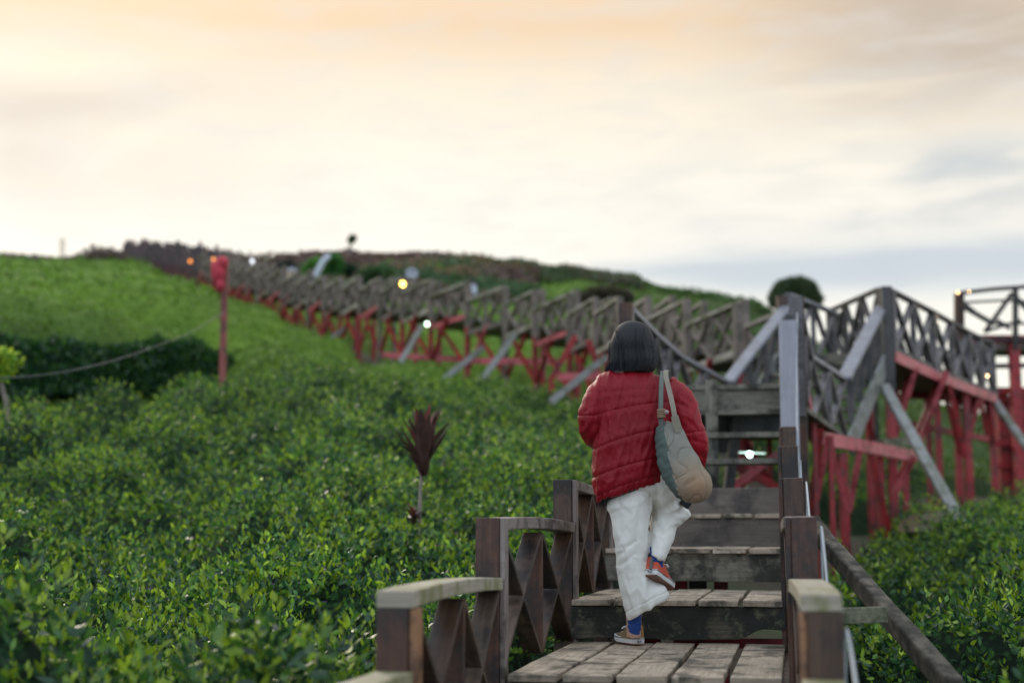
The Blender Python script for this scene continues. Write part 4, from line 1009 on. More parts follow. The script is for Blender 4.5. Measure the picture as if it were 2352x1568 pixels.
# pale structures on the crest
M['pale'] = simple('pale_paint', (.62, .66, .74), .6, .08); M['cream'] = simple('cream_paint', (.70, .52, .32), .6, .1)
a0 = W(738, 640, 96); ar = []
for k in range(13):
    t = k / 12; ar.append(W(722 + 36 * t - 0, 640 - 52 * math.sin(t * 1.5), 90))
o = link('garden_arch', tube_mesh([tuple(p) for p in ar], .20, 8), M['pale'], smooth=True); tag(o, 'pale blue curved arch in front of the two green trees on the crest', 'arch')
def hut(px, y0, y1, wpx, d, mw, mr, lab, name='hut'):
    b = W(px, y1, d); t = W(px, y0, d); h_ = t.z - b.z; wd = wpx / F * d; r = empty(name, tuple(b)); tag(r, lab, 'hut')
    q = MB(); q.beam((b.x, b.y, b.z - 1.2), (b.x, b.y, b.z + h_ * .62), wd * .86, wd * .8, up=FW); q.build('wall', mw, r)
    q = MB()
    for s_ in (-1, 1): q.beam(Vector((b.x, b.y, b.z + h_ * .80)) + RT * (s_ * wd * .26) - FW * (wd * .5), Vector((b.x, b.y, b.z + h_ * .80)) + RT * (s_ * wd * .26) + FW * (wd * .5), wd * .62, .12, up=UP, roll=s_ * .55)
    q.build('roof', mr, r)
    q = MB(); q.beam(Vector((b.x, b.y, b.z - .6)) - FW * (wd * .41), Vector((b.x, b.y, b.z + h_ * .4)) - FW * (wd * .41), wd * .25, .05, up=FW); q.build('door', M['darkwood'], r)
hut(946, 616, 650, 26, 95, M['pale'], M['pale'], 'small pale grey kiosk behind the yellow lamp')
hut(1080, 645, 668, 34, 90, M['pale'], M['farwood'], 'low lilac grey shed at the right of the middle crest')
hut(672, 618, 636, 26, 82, M['cream'], M['pale'], 'tiny warm cream booth where the far walkway meets the crest')
hut(1165, 622, 648, 40, 118, M['pale'], M['farwood'], 'faint pale shed on the crest just before the blue cloud')
# thin tall pole with a leafy head and faint mast
pp = W(803, 610, 110); r = empty('tall_palm', tuple(pp)); tag(r, 'thin tall stem with a small dark green head rising above the crest', 'palm')
link('trunk', tube_mesh([pp - UP * 2, W(800, 585, 110), W(808, 552, 110)], [.16, .12, .09], 8), M['stem'], r, smooth=True)
clump('crown', W(809, 549, 110), (.30, .30, .30), 500, .22, [(.05, .11, .03), (.03, .07, .03)], r, m='leafdull', lumps=3)
mt_ = W(143, 600, 100); r = empty('mast', tuple(mt_)); tag(r, 'faint pale lattice mast on the far left crest', 'mast')
mp_ = simple('mast_paint', (.55, .46, .36), .7, .1)
for s_ in (-1, 1): q = MB(); q.beam(mt_ + RT * (s_ * .2) - UP * 1.5, W(143, 546, 100) + RT * (s_ * .12), .07, .07, up=FW); q.build('leg', mp_, r)
q = MB()
for k in range(8): z0 = mt_.z + k * .19; q.beam(Vector((mt_.x, mt_.y, z0)) + RT * (.2 if k % 2 else -.2), Vector((mt_.x, mt_.y, z0 + .19)) + RT * (-.17 if k % 2 else .17), .04, .04, up=FW)
q.build('lattice', mp_, r)

# ------------------------------------------------------------------ lamps
def lamp(px, py, d, r_, c, s, lab, name='lamp_bulb', group=None):
    p = W(px, py, d); e = empty(name, tuple(p)); tag(e, lab, 'lamp', group)
    me = tube_mesh([p - UP * r_, p - UP * r_ * .7, p, p + UP * r_ * .7, p + UP * r_], [r_ * .2, r_ * .75, r_, r_ * .7, r_ * .25], 12); link('bulb', me, emis(name, c, s), e, smooth=True)
    me = tube_mesh([p + UP * r_ * .9, p + UP * r_ * 1.7], [r_ * .35, r_ * .3], 8); link('socket', me, M['darkwood'], e, smooth=True); return e
lamp(925, 652, 41.5, .075, (1, .62, .10), 9, 'glowing yellow lamp on the walkway below the crest')
lamp(981, 744, 41, .06, (.65, 1, .72), 5, 'pale greenish white lamp under the walkway deck')
lamp(437, 600, 72, .08, (1, .30, .05), 1.8, 'dim orange lamp left of the red pole, the left one', group='orange lamps on the far walkway'); lamp(490, 595, 68, .07, (1, .30, .05), 1.8, 'dim orange lamp behind the red pole', group='orange lamps on the far walkway')
lamp(578, 600, 70, .12, (.85, .88, .95), 1.3, 'round white lamp just right of the red pole'); lamp(763, 656, 56, .07, (.9, .75, .8), 1.6, 'faint pinkish lamp halfway along the far walkway')
lamp(684, 660, 66, .07, (.95, .8, .4), 1.8, 'faint yellowish lamp left of the pinkish one on the far walkway')
lamp(2200, 672, 30.6, .022, (1, .62, .25), 7, 'warm lamp at the left end of the tower truss', group='warm lamps on the lookout truss'); lamp(2226, 669, 30.6, .016, (1, .62, .25), 6, 'smaller warm lamp next to the end one on the truss', group='warm lamps on the lookout truss')
for px, py, lab in ((2112, 737, 'tiny warm lamp in the grey railing, middle one'), (2096, 717, 'tiny warm lamp in the grey railing, upper left one'), (2153, 741, 'tiny warm lamp in the grey railing, right one'), (2268, 863, 'tiny warm lamp under the end of the grey railing')):
    lamp(px, py, 24 + (px - 2090) / 50, .022, (1, .72, .38), 7, lab, group='tiny lamps along the grey railing')
lt = empty('tube_lamp', tuple(W(1722, 1043, 15.2))); tag(lt, 'bright white lamp on a strip glowing behind the open steps', 'lamp')
q = MB(); q.beam(W(1688, 1038, 15.2), W(1758, 1041, 15.2), .014, .014); q.build('strip', emis('lamp_strip', (.75, .95, .85), .75), lt)
p = W(1722, 1043, 15.1); link('bulb', tube_mesh([p - UP * .03, p - UP * .02, p, p + UP * .02, p + UP * .03], [.01, .024, .03, .024, .01], 12), emis('white_bulb', (.62, 1, .93), 11), lt, smooth=True)

# stones among the bushes, right ; dirt steps behind the red legs
M['stone'] = simple('stone', (.13, .115, .095), .9, .45, 7, .8)
def stone(px, py, d, r_, lab, sq=.6):
    bm = bmesh.new(); bmesh.ops.create_icosphere(bm, subdivisions=4, radius=1); p = W(px, py, d)
    for v in bm.verts:
        k = 1 + .5 * (float(fbm(v.co.x * 1.3 + px, v.co.y * 1.3, v.co.z * 1.3)) - .5); v.co = Vector((v.co.x * r_[0], v.co.y * r_[1], v.co.z * r_[2])) * k + p
    me = bpy.data.meshes.new('stone'); bm.to_mesh(me); bm.free(); o = link('stone', me, M['stone'], smooth=True); tag(o, lab, 'stone')


pth = empty('dirt_steps', tuple(W(2150, 1195, 20))); tag(pth, 'pale terraced dirt steps behind the tall red legs', 'steps')
M['dirt'] = simple('dirt_boards', (.20, .165, .12), .9, .25, 4, .4)
for k in range(5): q = MB(); q.beam(W(2085 + k * 6, 1212 - 11 * k, 18.5 + k * .9), W(2215 - k * 4, 1226 - 11 * k, 18.5 + k * .9), .9, .10); q.build('step', M['dirt'], pth)

# ------------------------------------------------------------------ the woman
DP = 7.0
per = empty('person', tuple(onZ(1452, 1485, ZD[2]))); tag(per, 'woman in a red quilted jacket and wide white trousers stepping up the stairs', 'person')
M['skin'] = simple('skin', (.46, .27, .19), .5, .06, 20)
def wt(pts, rad, n=20, sub=5):
    P = catmull([tuple(W(*p)) for p in pts], sub); Rd = np.interp(np.linspace(0, len(pts) - 1, len(P)), range(len(pts)), rad)
    return tube_mesh([tuple(p) for p in P], list(Rd), n)
# body (mostly covered): one continuous surface
hd = W(1455, 802, 7.03)
bp = [loft_mesh([(1456, 1140, 20, .05, 7.0), (1458, 1120, 50, .085, 7.0), (1456, 1080, 56, .10, 6.99), (1452, 1000, 48, .085, 7.0), (1455, 930, 58, .095, 7.02), (1457, 885, 66, .085, 7.04), (1457, 862, 40, .06, 7.04), (1456, 850, 20, .05, 7.04), (1456, 830, 19, .05, 7.02)], 32, 4),
      wt([(1398, 893, 7.03), (1362, 935, 6.99), (1360, 965, 6.98), (1375, 1008, 7.10), (1392, 1030, 7.20)], [.05, .043, .040, .034, .024]),
      wt([(1530, 893, 7.03), (1568, 945, 6.98), (1588, 1000, 6.96), (1590, 1050, 7.03), (1580, 1082, 7.12)], [.05, .043, .040, .034, .024]),
      wt([(1448, 1115, 7.0), (1450, 1200, 7.0), (1452, 1285, 7.0), (1455, 1360, 6.99), (1456, 1440, 6.98), (1455, 1462, 6.98)], [.06, .06, .05, .045, .035, .036]),
      wt([(1500, 1115, 7.0), (1530, 1160, 7.2), (1537, 1185, 7.33), (1525, 1215, 7.2), (1512, 1260, 7.0), (1509, 1295, 6.9)], [.055, .06, .055, .045, .038, .034])]
bm = bmesh.new(); bmesh.ops.create_uvsphere(bm, u_segments=32, v_segments=24, radius=1)
for v in bm.verts:
    x, y, z = v.co; sc = Vector((.074, .092, .112)); jaw = 1 - .28 * max(0, -z) ** 1.5
    v.co = hd + RT * (x * sc.x * jaw) + FW * (y * sc.y * (1 - .1 * max(0, -z))) + UP * (z * sc.z)
me = bpy.data.meshes.new('h'); bm.to_mesh(me); bm.free(); bp.append(me)
fc = hd + FW * .088
bp.append(tube_mesh([fc + UP * .012, fc - UP * .012 + FW * .010, fc - UP * .026 + FW * .016, fc - UP * .034], [.006, .009, .012, .006], 10))     # nose
for s_ in (-1, 1):
    bp.append(tube_mesh([fc + RT * (s_ * .014) + UP * .030, fc + RT * (s_ * .045) + UP * .026 - FW * .014], [.007, .006], 8))                     # brow
    bp.append(tube_mesh([hd + RT * (s_ * .072) + UP * .014, hd + RT * (s_ * .080) - UP * .004, hd + RT * (s_ * .074) - UP * .026], [.012, .013, .008], 8))   # ear
bp.append(tube_mesh([fc - UP * .054 - RT * .022 - FW * .006, fc - UP * .052 + FW * .003, fc - UP * .054 + RT * .022 - FW * .006], [.004, .008, .004], 8))   # lips
def hand(w_, fdir, pal, side):
    """palm box and five bent fingers; fdir = finger direction, pal = palm normal"""
    fdir = fdir.normalized(); pal = (pal - fdir * pal.dot(fdir)).normalized(); sd_ = fdir.cross(pal) * side; out = []
    out.append(tube_mesh([w_ - fdir * .02, w_ + fdir * .02, w_ + fdir * .06, w_ + fdir * .085], [.023, .027, .030, .024], 14))
    for k, (ln, of) in enumerate(((.068, .026), (.076, .009), (.070, -.009), (.055, -.025))):
        b = w_ + fdir * .078 + sd_ * of; k1 = b + fdir * ln * .42 + pal * ln * .10; k2 = k1 + (fdir * .8 + pal * .6) * ln * .33; k3 = k2 + (fdir * .45 + pal * .9) * ln * .28
        out.append(tube_mesh([b - fdir * .02, b, k1, k2, k3], [.009, .0092, .0085, .0078, .006], 10))
    t0 = w_ + fdir * .015 + sd_ * .026; t1 = t0 + (fdir * .6 + sd_ * .8) * .032; t2 = t1 + (fdir * .9 + sd_ * .25 + pal * .3) * .028
    out.append(tube_mesh([t0 - sd_ * .01, t0, t1, t2], [.011, .012, .0105, .0075], 10)); return out
bp += hand(W(1396, 1036, 7.22), RT * .5 + FW * .5 - UP * .35, -FW, 1)
bp += hand(W(1576, 1090, 7.14), -RT * .25 + FW * .25 - UP * .9, -RT, 1)
bd = voxel(merge_meshes(bp), .0045, 3); link('body', bd, M['skin'], per, smooth=True)
M['eye'] = simple('eye_white', (.8, .8, .78), .2, .02); M['iris'] = simple('iris', (.03, .018, .012), .2, .1); M['lip'] = simple('lip', (.42, .14, .12), .4, .1)
for s_ in (-1, 1):
    for nm, rr, of, mm in (('eye', .0115, 0, 'eye'), ('iris', .0055, .0085, 'iris')):
        bm = bmesh.new(); bmesh.ops.create_uvsphere(bm, u_segments=16, v_segments=12, radius=rr, matrix=Matrix.Translation(hd + FW * (.0795 + of) + RT * (s_ * .030) + UP * .012)); me = bpy.data.meshes.new(nm); bm.to_mesh(me); bm.free(); link(nm, me, M[mm], per, smooth=True)
link('mouth', tube_mesh([fc - UP * .054 - RT * .018 - FW * .001, fc - UP * .053 + FW * .0075, fc - UP * .054 + RT * .018 - FW * .001], [.003, .006, .003], 8), M['lip'], per, smooth=True)

def creases(px, py, lst):
    out = np.zeros(len(px))
    for x0, y0, x1, y1, w_, a in lst:
        w_ = w_ * 1.45
        dx, dy = x1 - x0, y1 - y0; l2 = dx * dx + dy * dy; t = ((px - x0) * dx + (py - y0) * dy) / l2
        tc_ = np.clip(t, 0, 1); ds = np.hypot(px - x0 - tc_ * dx, py - y0 - tc_ * dy)
        out += a * (np.exp(-(ds / w_) ** 2) - .45 * np.exp(-(ds / (w_ * 2.3)) ** 2)) * (.35 + .65 * np.sin(np.pi * np.clip(t * .9 + .05, 0, 1)))
    return out
JC = [(1505, 935, 1490, 1000, 4, -.014), (1492, 1002, 1474, 1050, 4, -.012), (1512, 960, 1500, 1040, 5, -.012), (1478, 985, 1462, 1030, 3.5, -.008), (1465, 975, 1470, 1000, 3, -.007), (1440, 930, 1436, 990, 4, -.007), (1418, 950, 1408, 1000, 4, -.007),
      (1395, 960, 1388, 1015, 4, -.008), (1400, 870, 1404, 930, 5, -.006), (1432, 1010, 1424, 1062, 4, -.007), (1402, 1030, 1392, 1078, 4, -.008), (1460, 1050, 1448, 1100, 4, -.009), (1425, 1070, 1414, 1120, 4, -.008), (1390, 1100, 1384, 1140, 4, -.008), (1490, 1060, 1478, 1092, 4, -.008),
      (1550, 922, 1580, 938, 4, -.014), (1548, 940, 1568, 978, 4, -.013), (1556, 905, 1590, 930, 4, -.008), (1572, 960, 1600, 985, 4, -.010), (1590, 1010, 1618, 1018, 4, -.009), (1588, 1035, 1618, 1050, 4, -.009), (1535, 870, 1545, 900, 4, -.008), (1480, 860, 1510, 900, 5, -.007),
      (1350, 948, 1340, 985, 4, -.012), (1358, 935, 1336, 950, 3.5, -.010), (1362, 975, 1344, 1000, 4, -.010), (1372, 905, 1352, 930, 4, -.008), (1378, 890, 1368, 960, 4, -.009)]
# ---- jacket
def jm():
    m, t, p = mat('red_quilted_nylon'); ob = nod(t, 'ShaderNodeTexCoord').outputs['Object']
    n = noise(t, ob, 3, 4, .6); t.links.new(ramp(t, n, [(.3, (.19, .002, .008)), (.7, (.28, .003, .013))]), p.inputs['Base Color'])
    p.inputs['Roughness'].default_value = .5; p.inputs['Specular IOR Level'].default_value = .28; p.inputs['Sheen Weight'].default_value = .03; p.inputs['Sheen Roughness'].default_value = .4
    p.inputs['Sheen Tint'].default_value = (1, .5, .55, 1)
    a = noise(t, ob, 9, 5, .65, (1.4, 1.4, .55), 1.2); b = noise(t, ob, 32, 4, .6, (1, 1, .7), .8)
    ad_ = nod(t, 'ShaderNodeMath', operation='MULTIPLY_ADD'); t.links.new(b, ad_.inputs[0]); ad_.inputs[1].default_value = .22; t.links.new(a, ad_.inputs[2])
    bump(t, ad_.outputs[0], p, .7, .014); return m
M['jacket'] = jm()
torso = loft_mesh([(1452, 839, 36, .062, 7.04, 4), (1451, 847, 42, .068, 7.04, 4), (1450, 856, 48, .075, 7.03, 6), (1455, 866, 74, .095, 7.02, 10), (1462, 882, 93, .115, 7.01, 12), (1464, 905, 98, .13, 7.0, 10), (1458, 960, 94, .145, 6.99, 0),
                   (1450, 1020, 88, .15, 6.98, -8), (1447, 1070, 86, .155, 6.98, -18), (1447, 1095, 85, .155, 6.98, -36), (1448, 1110, 83, .152, 6.98, -44), (1449, 1121, 80, .148, 6.98, -46), (1449, 1127, 77, .143, 6.98, -46)], 72, 6, 2.3)
armL = wt([(1398, 898, 7.0), (1374, 922, 6.97), (1361, 950, 6.95), (1361, 978, 6.97), (1374, 1006, 7.07), (1392, 1026, 7.18)], [.078, .074, .067, .064, .058, .05], 28)
armR = wt([(1528, 890, 7.02), (1553, 915, 6.98), (1571, 950, 6.96), (1583, 990, 6.95), (1589, 1025, 6.97), (1591, 1056, 7.02), (1588, 1080, 7.09)], [.062, .070, .076, .079, .071, .060, .048], 28)
jk = voxel(merge_meshes([torso, armL, armR]), .0045, 6, .5)
def jdisp(co, nr):
    px, py, d = PX(co); t = np.clip((px - 1366) / 140, 0, 1.15); e = 1.5 * t - .5 * t * t; out = np.zeros(len(co)); wmask = 1 - sm(px, 1520, 1545)
    arm = sm(px, 1535, 1560)
    for yl, yr in ((902, 893), (954, 925), (1031, 987), (1096, 1052), (1142, 1093)):
        dd = (py - (yl - (yl - yr) * e)) / F * 7.0
        out -= .0042 * np.exp(-(dd / .0036) ** 2) * wmask * (1 if yl > 910 else .35); out += .0022 * np.exp(-((abs(dd) - .022) / .016) ** 2) * wmask
    for ya in (993,):
        dd = (py - ya - (px - 1590) * -.12) / F * 7; out -= .004 * np.exp(-(dd / .007) ** 2) * arm
    u = px / F * 7; v = py / F * 7
    # hanging folds of the back, gathered hem, creased sleeves
    out += wmask * .012 * (fbm(u * 9, v * 2.2 + .35 * u * 9, 3.0, 3) - .5)
    hem = sm(py - (1142 - 49 * e), 0, 4) * wmask * (d < 6.97); out += hem * .0035 * np.sin(px / 2.4 + 1.5 * np.sin(px / 11)) - hem * .002
    out += .62 * creases(px, py, JC)
    rg = 1 - np.abs(2 * fbm(u * 17 + v * 3, v * 4.5 + d * 2, 4.4, 3) - 1); out += .013 * (rg ** 3 - .35)
    rg = 1 - np.abs(2 * fbm(u * 30 - v * 9, v * 13, 7.4, 2) - 1); out += .0035 * (rg ** 2 - .4)
    slv = np.maximum(arm, 1 - sm(px, 1362, 1372)); out += slv * .014 * (fbm(u * 9 - v * 7, u * 4 + v * 11, 8.0, 3) - .5)
    # armhole seam
    sx_ = 1536 + (py - 880) * .02; out -= .009 * np.exp(-(((px - sx_) / F * 7) / .006) ** 2) * (1 - sm(py, 960, 990)) * (d < 7.02)
    sx_ = 1381 - (py - 880) * .06; out -= .008 * np.exp(-(((px - sx_) / F * 7) / .006) ** 2) * sm(py, 885, 900) * (1 - sm(py, 1020, 1040)) * (d < 7.0)
    return out
displace(jk, jdisp); link('jacket', jk, M['jacket'], per, smooth=True)
M['black'] = simple('black_cloth', (.012, .013, .018), .75, .2, 12, .2)
us = loft_mesh([(1484, 1105, 92, .035, 7.13, -14), (1486, 1135, 98, .04, 7.14, -12), (1487, 1150, 99, .04, 7.15, -10), (1488, 1163, 92, .035, 7.15, -8)], 40, 4)
link('lining', us, M['black'], per, smooth=True)
hl = loft_mesh([(1449, 1108, 72, .135, 6.99, -44), (1450, 1124, 73, .136, 6.99, -46), (1450, 1130, 70, .132, 7.0, -48)], 48, 3)
link('lining', hl, M['black'], per, smooth=True)

# ---- trousers
def tm():
    m, t, p = mat('white_cotton'); ob = nod(t, 'ShaderNodeTexCoord').outputs['Object']
    n = noise(t, ob, 4, 4, .6); t.links.new(ramp(t, n, [(.3, (.74, .72, .66)), (.7, (.82, .81, .755))]), p.inputs['Base Color']); p.inputs['Roughness'].default_value = .85
    p.inputs['Sheen Weight'].default_value = .15
    a = noise(t, ob, 5, 5, .6, (2.0, 2.0, .55), 1.6); b = noise(t, ob, 22, 5, .65, (1, 1, .8), 1.0); f_ = noise(t, ob, 500, 2)
    ad_ = nod(t, 'ShaderNodeMath', operation='MULTIPLY_ADD'); t.links.new(b, ad_.inputs[0]); ad_.inputs[1].default_value = .18; t.links.new(a, ad_.inputs[2])
    ad2 = nod(t, 'ShaderNodeMath', operation='MULTIPLY_ADD'); t.links.new(f_, ad2.inputs[0]); ad2.inputs[1].default_value = .012; t.links.new(ad_.outputs[0], ad2.inputs[2])
    bump(t, ad2.outputs[0], p, .5, .014); return m
M['white'] = tm()
legL = loft_mesh([(1452, 1090, 52, .11, 6.99), (1449, 1150, 50, .115, 6.985), (1450, 1200, 44, .108, 6.98), (1454, 1260, 39, .10, 6.975), (1457, 1310, 36, .095, 6.97, -2), (1464, 1340, 39, .095, 6.96, -16), (1475, 1364, 45, .095, 6.955, -36), (1481, 1382, 46, .09, 6.95, -48), (1486, 1392, 45, .085, 6.95, -54), (1487, 1395, 43, .08, 6.95, -54)], 48, 6, 2.2)
legR = loft_mesh([(1505, 1095, 48, .115, 7.0), (1512, 1130, 50, .13, 7.03), (1530, 1158, 44, .16, 7.10, 10), (1539, 1180, 46, .18, 7.14, 12), (1522, 1204, 31, .14, 7.08, 2), (1519, 1232, 27, .11, 7.01), (1512, 1256, 22, .085, 6.96, 4), (1509, 1275, 17, .065, 6.92, 14), (1508.5, 1279, 16.5, .06, 6.92, 14)], 48, 6, 2.2)
hip = loft_mesh([(1458, 1060, 55, .10, 6.99), (1462, 1092, 64, .118, 6.99), (1470, 1120, 68, .122, 6.99), (1470, 1138, 55, .10, 7.0)], 48, 5)
tr = voxel(merge_meshes([legL, legR, hip]), .0045, 3, .5)
TC = [(1466, 1236, 1422, 1276, 4, -.016), (1452, 1250, 1424, 1258, 3.5, -.010), (1460, 1270, 1428, 1298, 4, -.013), (1434, 1360, 1450, 1398, 4, -.012), (1484, 1300, 1478, 1392, 5, .018), (1492, 1335, 1500, 1385, 6, -.012), (1468, 1330, 1462, 1400, 5, -.012), (1448, 1175, 1432, 1245, 5, -.011),
      (1425, 1140, 1420, 1230, 4, -.008), (1472, 1130, 1464, 1220, 5, -.009), (1440, 1290, 1438, 1350, 5, -.010), (1480, 1180, 1478, 1280, 5, .010), (1415, 1150, 1445, 1180, 4, -.009), (1450, 1120, 1410, 1165, 4, -.009), (1455, 1300, 1450, 1350, 4, -.009),
      (1578, 1182, 1535, 1168, 4, -.018), (1572, 1176, 1545, 1140, 4, -.014), (1570, 1190, 1530, 1196, 4, -.016), (1545, 1120, 1560, 1160, 4, -.010), (1498, 1180, 1535, 1250, 4, -.013), (1505, 1215, 1528, 1225, 4, -.013), (1540, 1215, 1502, 1240, 4, -.010), (1500, 1130, 1540, 1150, 4, -.010), (1510, 1110, 1512, 1170, 4, -.008), (1512, 1250, 1508, 1275, 4, -.008), (1488, 1100, 1493, 1135, 2, -.012)]
def tdisp(co, nr):
    px, py, d = PX(co); u = px / F * 7; v = py / F * 7; out = .020 * (fbm(u * 10 + v * 1.2, v * 2.0, 1.0, 3) - .5)
    out += .009 * (fbm(u * 6 - v * 5, v * 6 + u * 3, 5.0, 3) - .5)
    out += .004 * np.maximum(0, fbm(u * 5 + v * 14, v * 4 - u * 3, 9.0, 2) - .55) * 6
    out += .5 * creases(px, py, TC)
    rg = 1 - np.abs(2 * fbm(u * 13 - v * 2, v * 3.2 + d, 14.4, 3) - 1); out += .012 * (rg ** 3 - .35)
    rg = 1 - np.abs(2 * fbm(u * 12 + v * 10, v * 12 - u * 5, 17.4, 2) - 1); out += .004 * (rg ** 3 - .35)
    # pull lines at the knee fold and a stitched hem
    out += .012 * np.sin((px * .9 + py * 1.4) / 7.5) * np.exp(-((px - 1545) ** 2 + (py - 1165) ** 2) / 700)
    hl_ = py - (1412 - (px - 1441) * .51); out -= .0035 * np.exp(-((hl_ + 9) / 1.4) ** 2) * (px < 1540) * (py > 1330)
    hr_ = py - (1274 + (px - 1495) * .55); out -= .0035 * np.exp(-((hr_ + 8) / 1.4) ** 2) * (px > 1493) * (py > 1240)
    gap = np.exp(-((px - 1493) / 2.2) ** 2) * sm(py, 1128, 1150) * (1 - sm(py, 1290, 1310)); out -= .014 * gap
    return out
displace(tr, tdisp); link('trousers', tr, M['white'], per, smooth=True)

# ---- socks and shoes
M['sock'] = simple('blue_sock', (.012, .055, .24), .85, .15, 60, .3)
def sock(pts, rad, seed):
    me = wt(pts, rad, 28, 8); displace(me, lambda co, n: .0014 * np.sin(co[:, 2] * 260 + seed + 3 * co[:, 0] * 20)); link('sock', me, M['sock'], per, smooth=True)
sock([(1457, 1375, 6.97), (1457, 1415, 6.97), (1457, 1440, 6.97), (1457, 1462, 6.975)], [.034, .034, .033, .024], 0)
sock([(1508, 1255, 6.93), (1509, 1280, 6.91), (1508, 1296, 6.91), (1508, 1308, 6.92)], [.033, .033, .033, .031], 2)
M['rubber'] = simple('white_rubber', (.66, .66, .65), .5, .06, 20); M['stripe'] = simple('dark_stripe', (.02, .03, .045), .5, .1)
M['gum'] = simple('brown_gum_sole', (.19, .085, .05), .6, .2, 20); M['lace'] = simple('white_lace', (.75, .75, .78), .8, .05)
M['canvasA'] = simple('mustard_canvas', (.36, .20, .055), .85, .12, 60, .3); M['canvasB'] = simple('olive_tan_canvas', (.22, .155, .08), .85, .12, 60, .3)
M['canvasR'] = simple('orange_red_canvas', (.55, .095, .05), .8, .12, 60, .3); M['canvasG'] = simple('grey_brown_canvas', (.13, .125, .125), .85, .12, 60, .3); M['toe'] = simple('brown_canvas', (.25, .17, .13), .85, .1, 60)
def shoe(mx, left, m_out, m_in, lab):
    """local frame: x right, y toe, z up; sole at z=0; origin under the ankle"""
    r = empty('shoe'); r.parent = per; r.location = -per.location; r['label'] = lab
    def tf(me): me.transform(mx); me.update(); return me
    out = [(-.062, .022), (-.05, .031), (-.02, .034), (.03, .036), (.08, .044), (.12, .046), (.155, .041), (.178, .027), (.187, .010)]
    def outline(sc=0.0, off=0):
        pts = [(-(w_ + sc) + cx(y), y) for y, w_ in out] + [((w_ + sc) + cx(y), y) for y, w_ in out[::-1]]; return pts
    cx = lambda y: (.008 if left else -.008) * sm(y, .02, .16)
    def extr(z0, z1, sc, rnd=0):
        P = outline(sc); n = len(P); fine = catmull([(x, y, 0) for x, y in P + [P[0]]], 5)[:-1]; n = len(fine)
        v = [(x, y * (1 + sc * 3), z0 + lift(y)) for x, y, _ in fine] + [(x, y * (1 + sc * 3), z1 + lift(y)) for x, y, _ in fine]
        f = [(i, (i + 1) % n, n + (i + 1) % n, n + i) for i in range(n)] + [tuple(range(n))[::-1], tuple(range(n, 2 * n))]
        me = bpy.data.meshes.new('s'); me.from_pydata(v, [], f); me.update(); return me
    lift = lambda y: .010 * float(sm(y, .10, .19))
    link('outsole', tf(extr(0, .006, -.001)), M['gum'], r); link('sole', tf(extr(.006, .034, .003)), M['rubber'], r, bevel=.003); link('sole_stripe', tf(extr(.0275, .0305, .0045)), M['stripe'], r)
    # upper: cross sections along y
    sec = [(-.060, .020, .090), (-.055, .031, .102), (-.035, .038, .104), (.0, .041, .094), (.035, .042, .080), (.07, .043, .064), (.11, .043, .050), (.145, .039, .043), (.170, .028, .039), (.182, .012, .036)]
    sec = catmull(sec, 4); V = []; Fc = []; n = 25
    for y, w_, h_ in sec:
        for k in range(n):
            a = math.pi * k / (n - 1); ex = .55; ca, sa = math.cos(a), math.sin(a)
            V.append(((-1 if ca > 0 else 1) * w_ * abs(ca) ** ex * (1 if True else 1) + cx(y), y, .028 + (h_ - .028) * sa ** .6 * 1.0 + lift(y)))
    m_ = len(sec)
    for i in range(m_ - 1):
        for k in range(n - 1): Fc.append((i * n + k, i * n + k + 1, (i + 1) * n + k + 1, (i + 1) * n + k))
    Fc.append(tuple(range(n))[::-1]); Fc.append(tuple(range((m_ - 1) * n, m_ * n)))
    me = bpy.data.meshes.new('upper'); me.from_pydata(V, [], Fc); me.update()
    bm = bmesh.new(); bm.from_mesh(me); bmesh.ops.recalc_face_normals(bm, faces=bm.faces); bm.to_mesh(me); bm.free()
    mi = [0 if np.mean([me.vertices[v].co.x for v in p.vertices]) < 0 else 1 for p in me.polygons]; mi = [2 if np.mean([me.vertices[v].co.y for v in p.vertices]) > .12 else q for p, q in zip(me.polygons, mi)]
    o = link('upper', tf(me), [M[m_out], M[m_in], M['toe']], r, smooth=True); me.polygons.foreach_set('material_index', np.array(mi, 'i'))
    q = MB(); q.beam((0, -.0635, .030), (0, -.0615, .098), .016, .007, up=Vector((0, 1, 0))); link('heel_stripe', tf(q.mesh()), M['canvasG'], r, bevel=.002)
    # heel badge: dark winged mark in an oval on white rubber
    def disc(rx, rz, y, n=24, m='stripe', nm='heel_badge'):
        v = []; 
        for yy in (y, y - .0012): v += [(math.cos(6.2832 * k / n) * rx, yy, .0185 + math.sin(6.2832 * k / n) * rz) for k in range(n)]
        f = [(i, (i + 1) % n, n + (i + 1) % n, n + i) for i in range(n)] + [tuple(range(n))[::-1], tuple(range(n, 2 * n))]
        me = bpy.data.meshes.new('b'); me.from_pydata(v, [], f); me.update(); link(nm, tf(me), M[m], r)
    disc(.0125, .0065, -.0715); disc(.0112, .0052, -.0724, m='rubber'); 
    q = MB()
    for s_ in (-1, 1): q.beam((s_ * .001, -.0742, .0165), (s_ * .0095, -.0742, .0205), .0012, .0028)
    q.beam((-.0085, -.0742, .0160), (.0085, -.0742, .0160), .0012, .002); link('heel_badge', tf(q.mesh()), M['stripe'], r)
    # laces
    lc = []
    for k in range(4):
        y = .045 + k * .02; zt = .075 - k * .006; lc.append(tube_mesh([(-.02, y, zt - .004), (0, y + .004, zt + .003), (.02, y, zt - .004)], .0028, 6))
    s_ = -1 if left else 1
    lc.append(tube_mesh([(0, .045, .080), (s_ * .022, .03, .088), (s_ * .046, .02, .083), (s_ * .050, .028, .076), (s_ * .02, .042, .078)], .0035, 6)); lc.append(tube_mesh([(0, .045, .080), (-s_ * .02, .055, .086), (-s_ * .034, .05, .078), (-s_ * .015, .045, .077)], .003, 6))
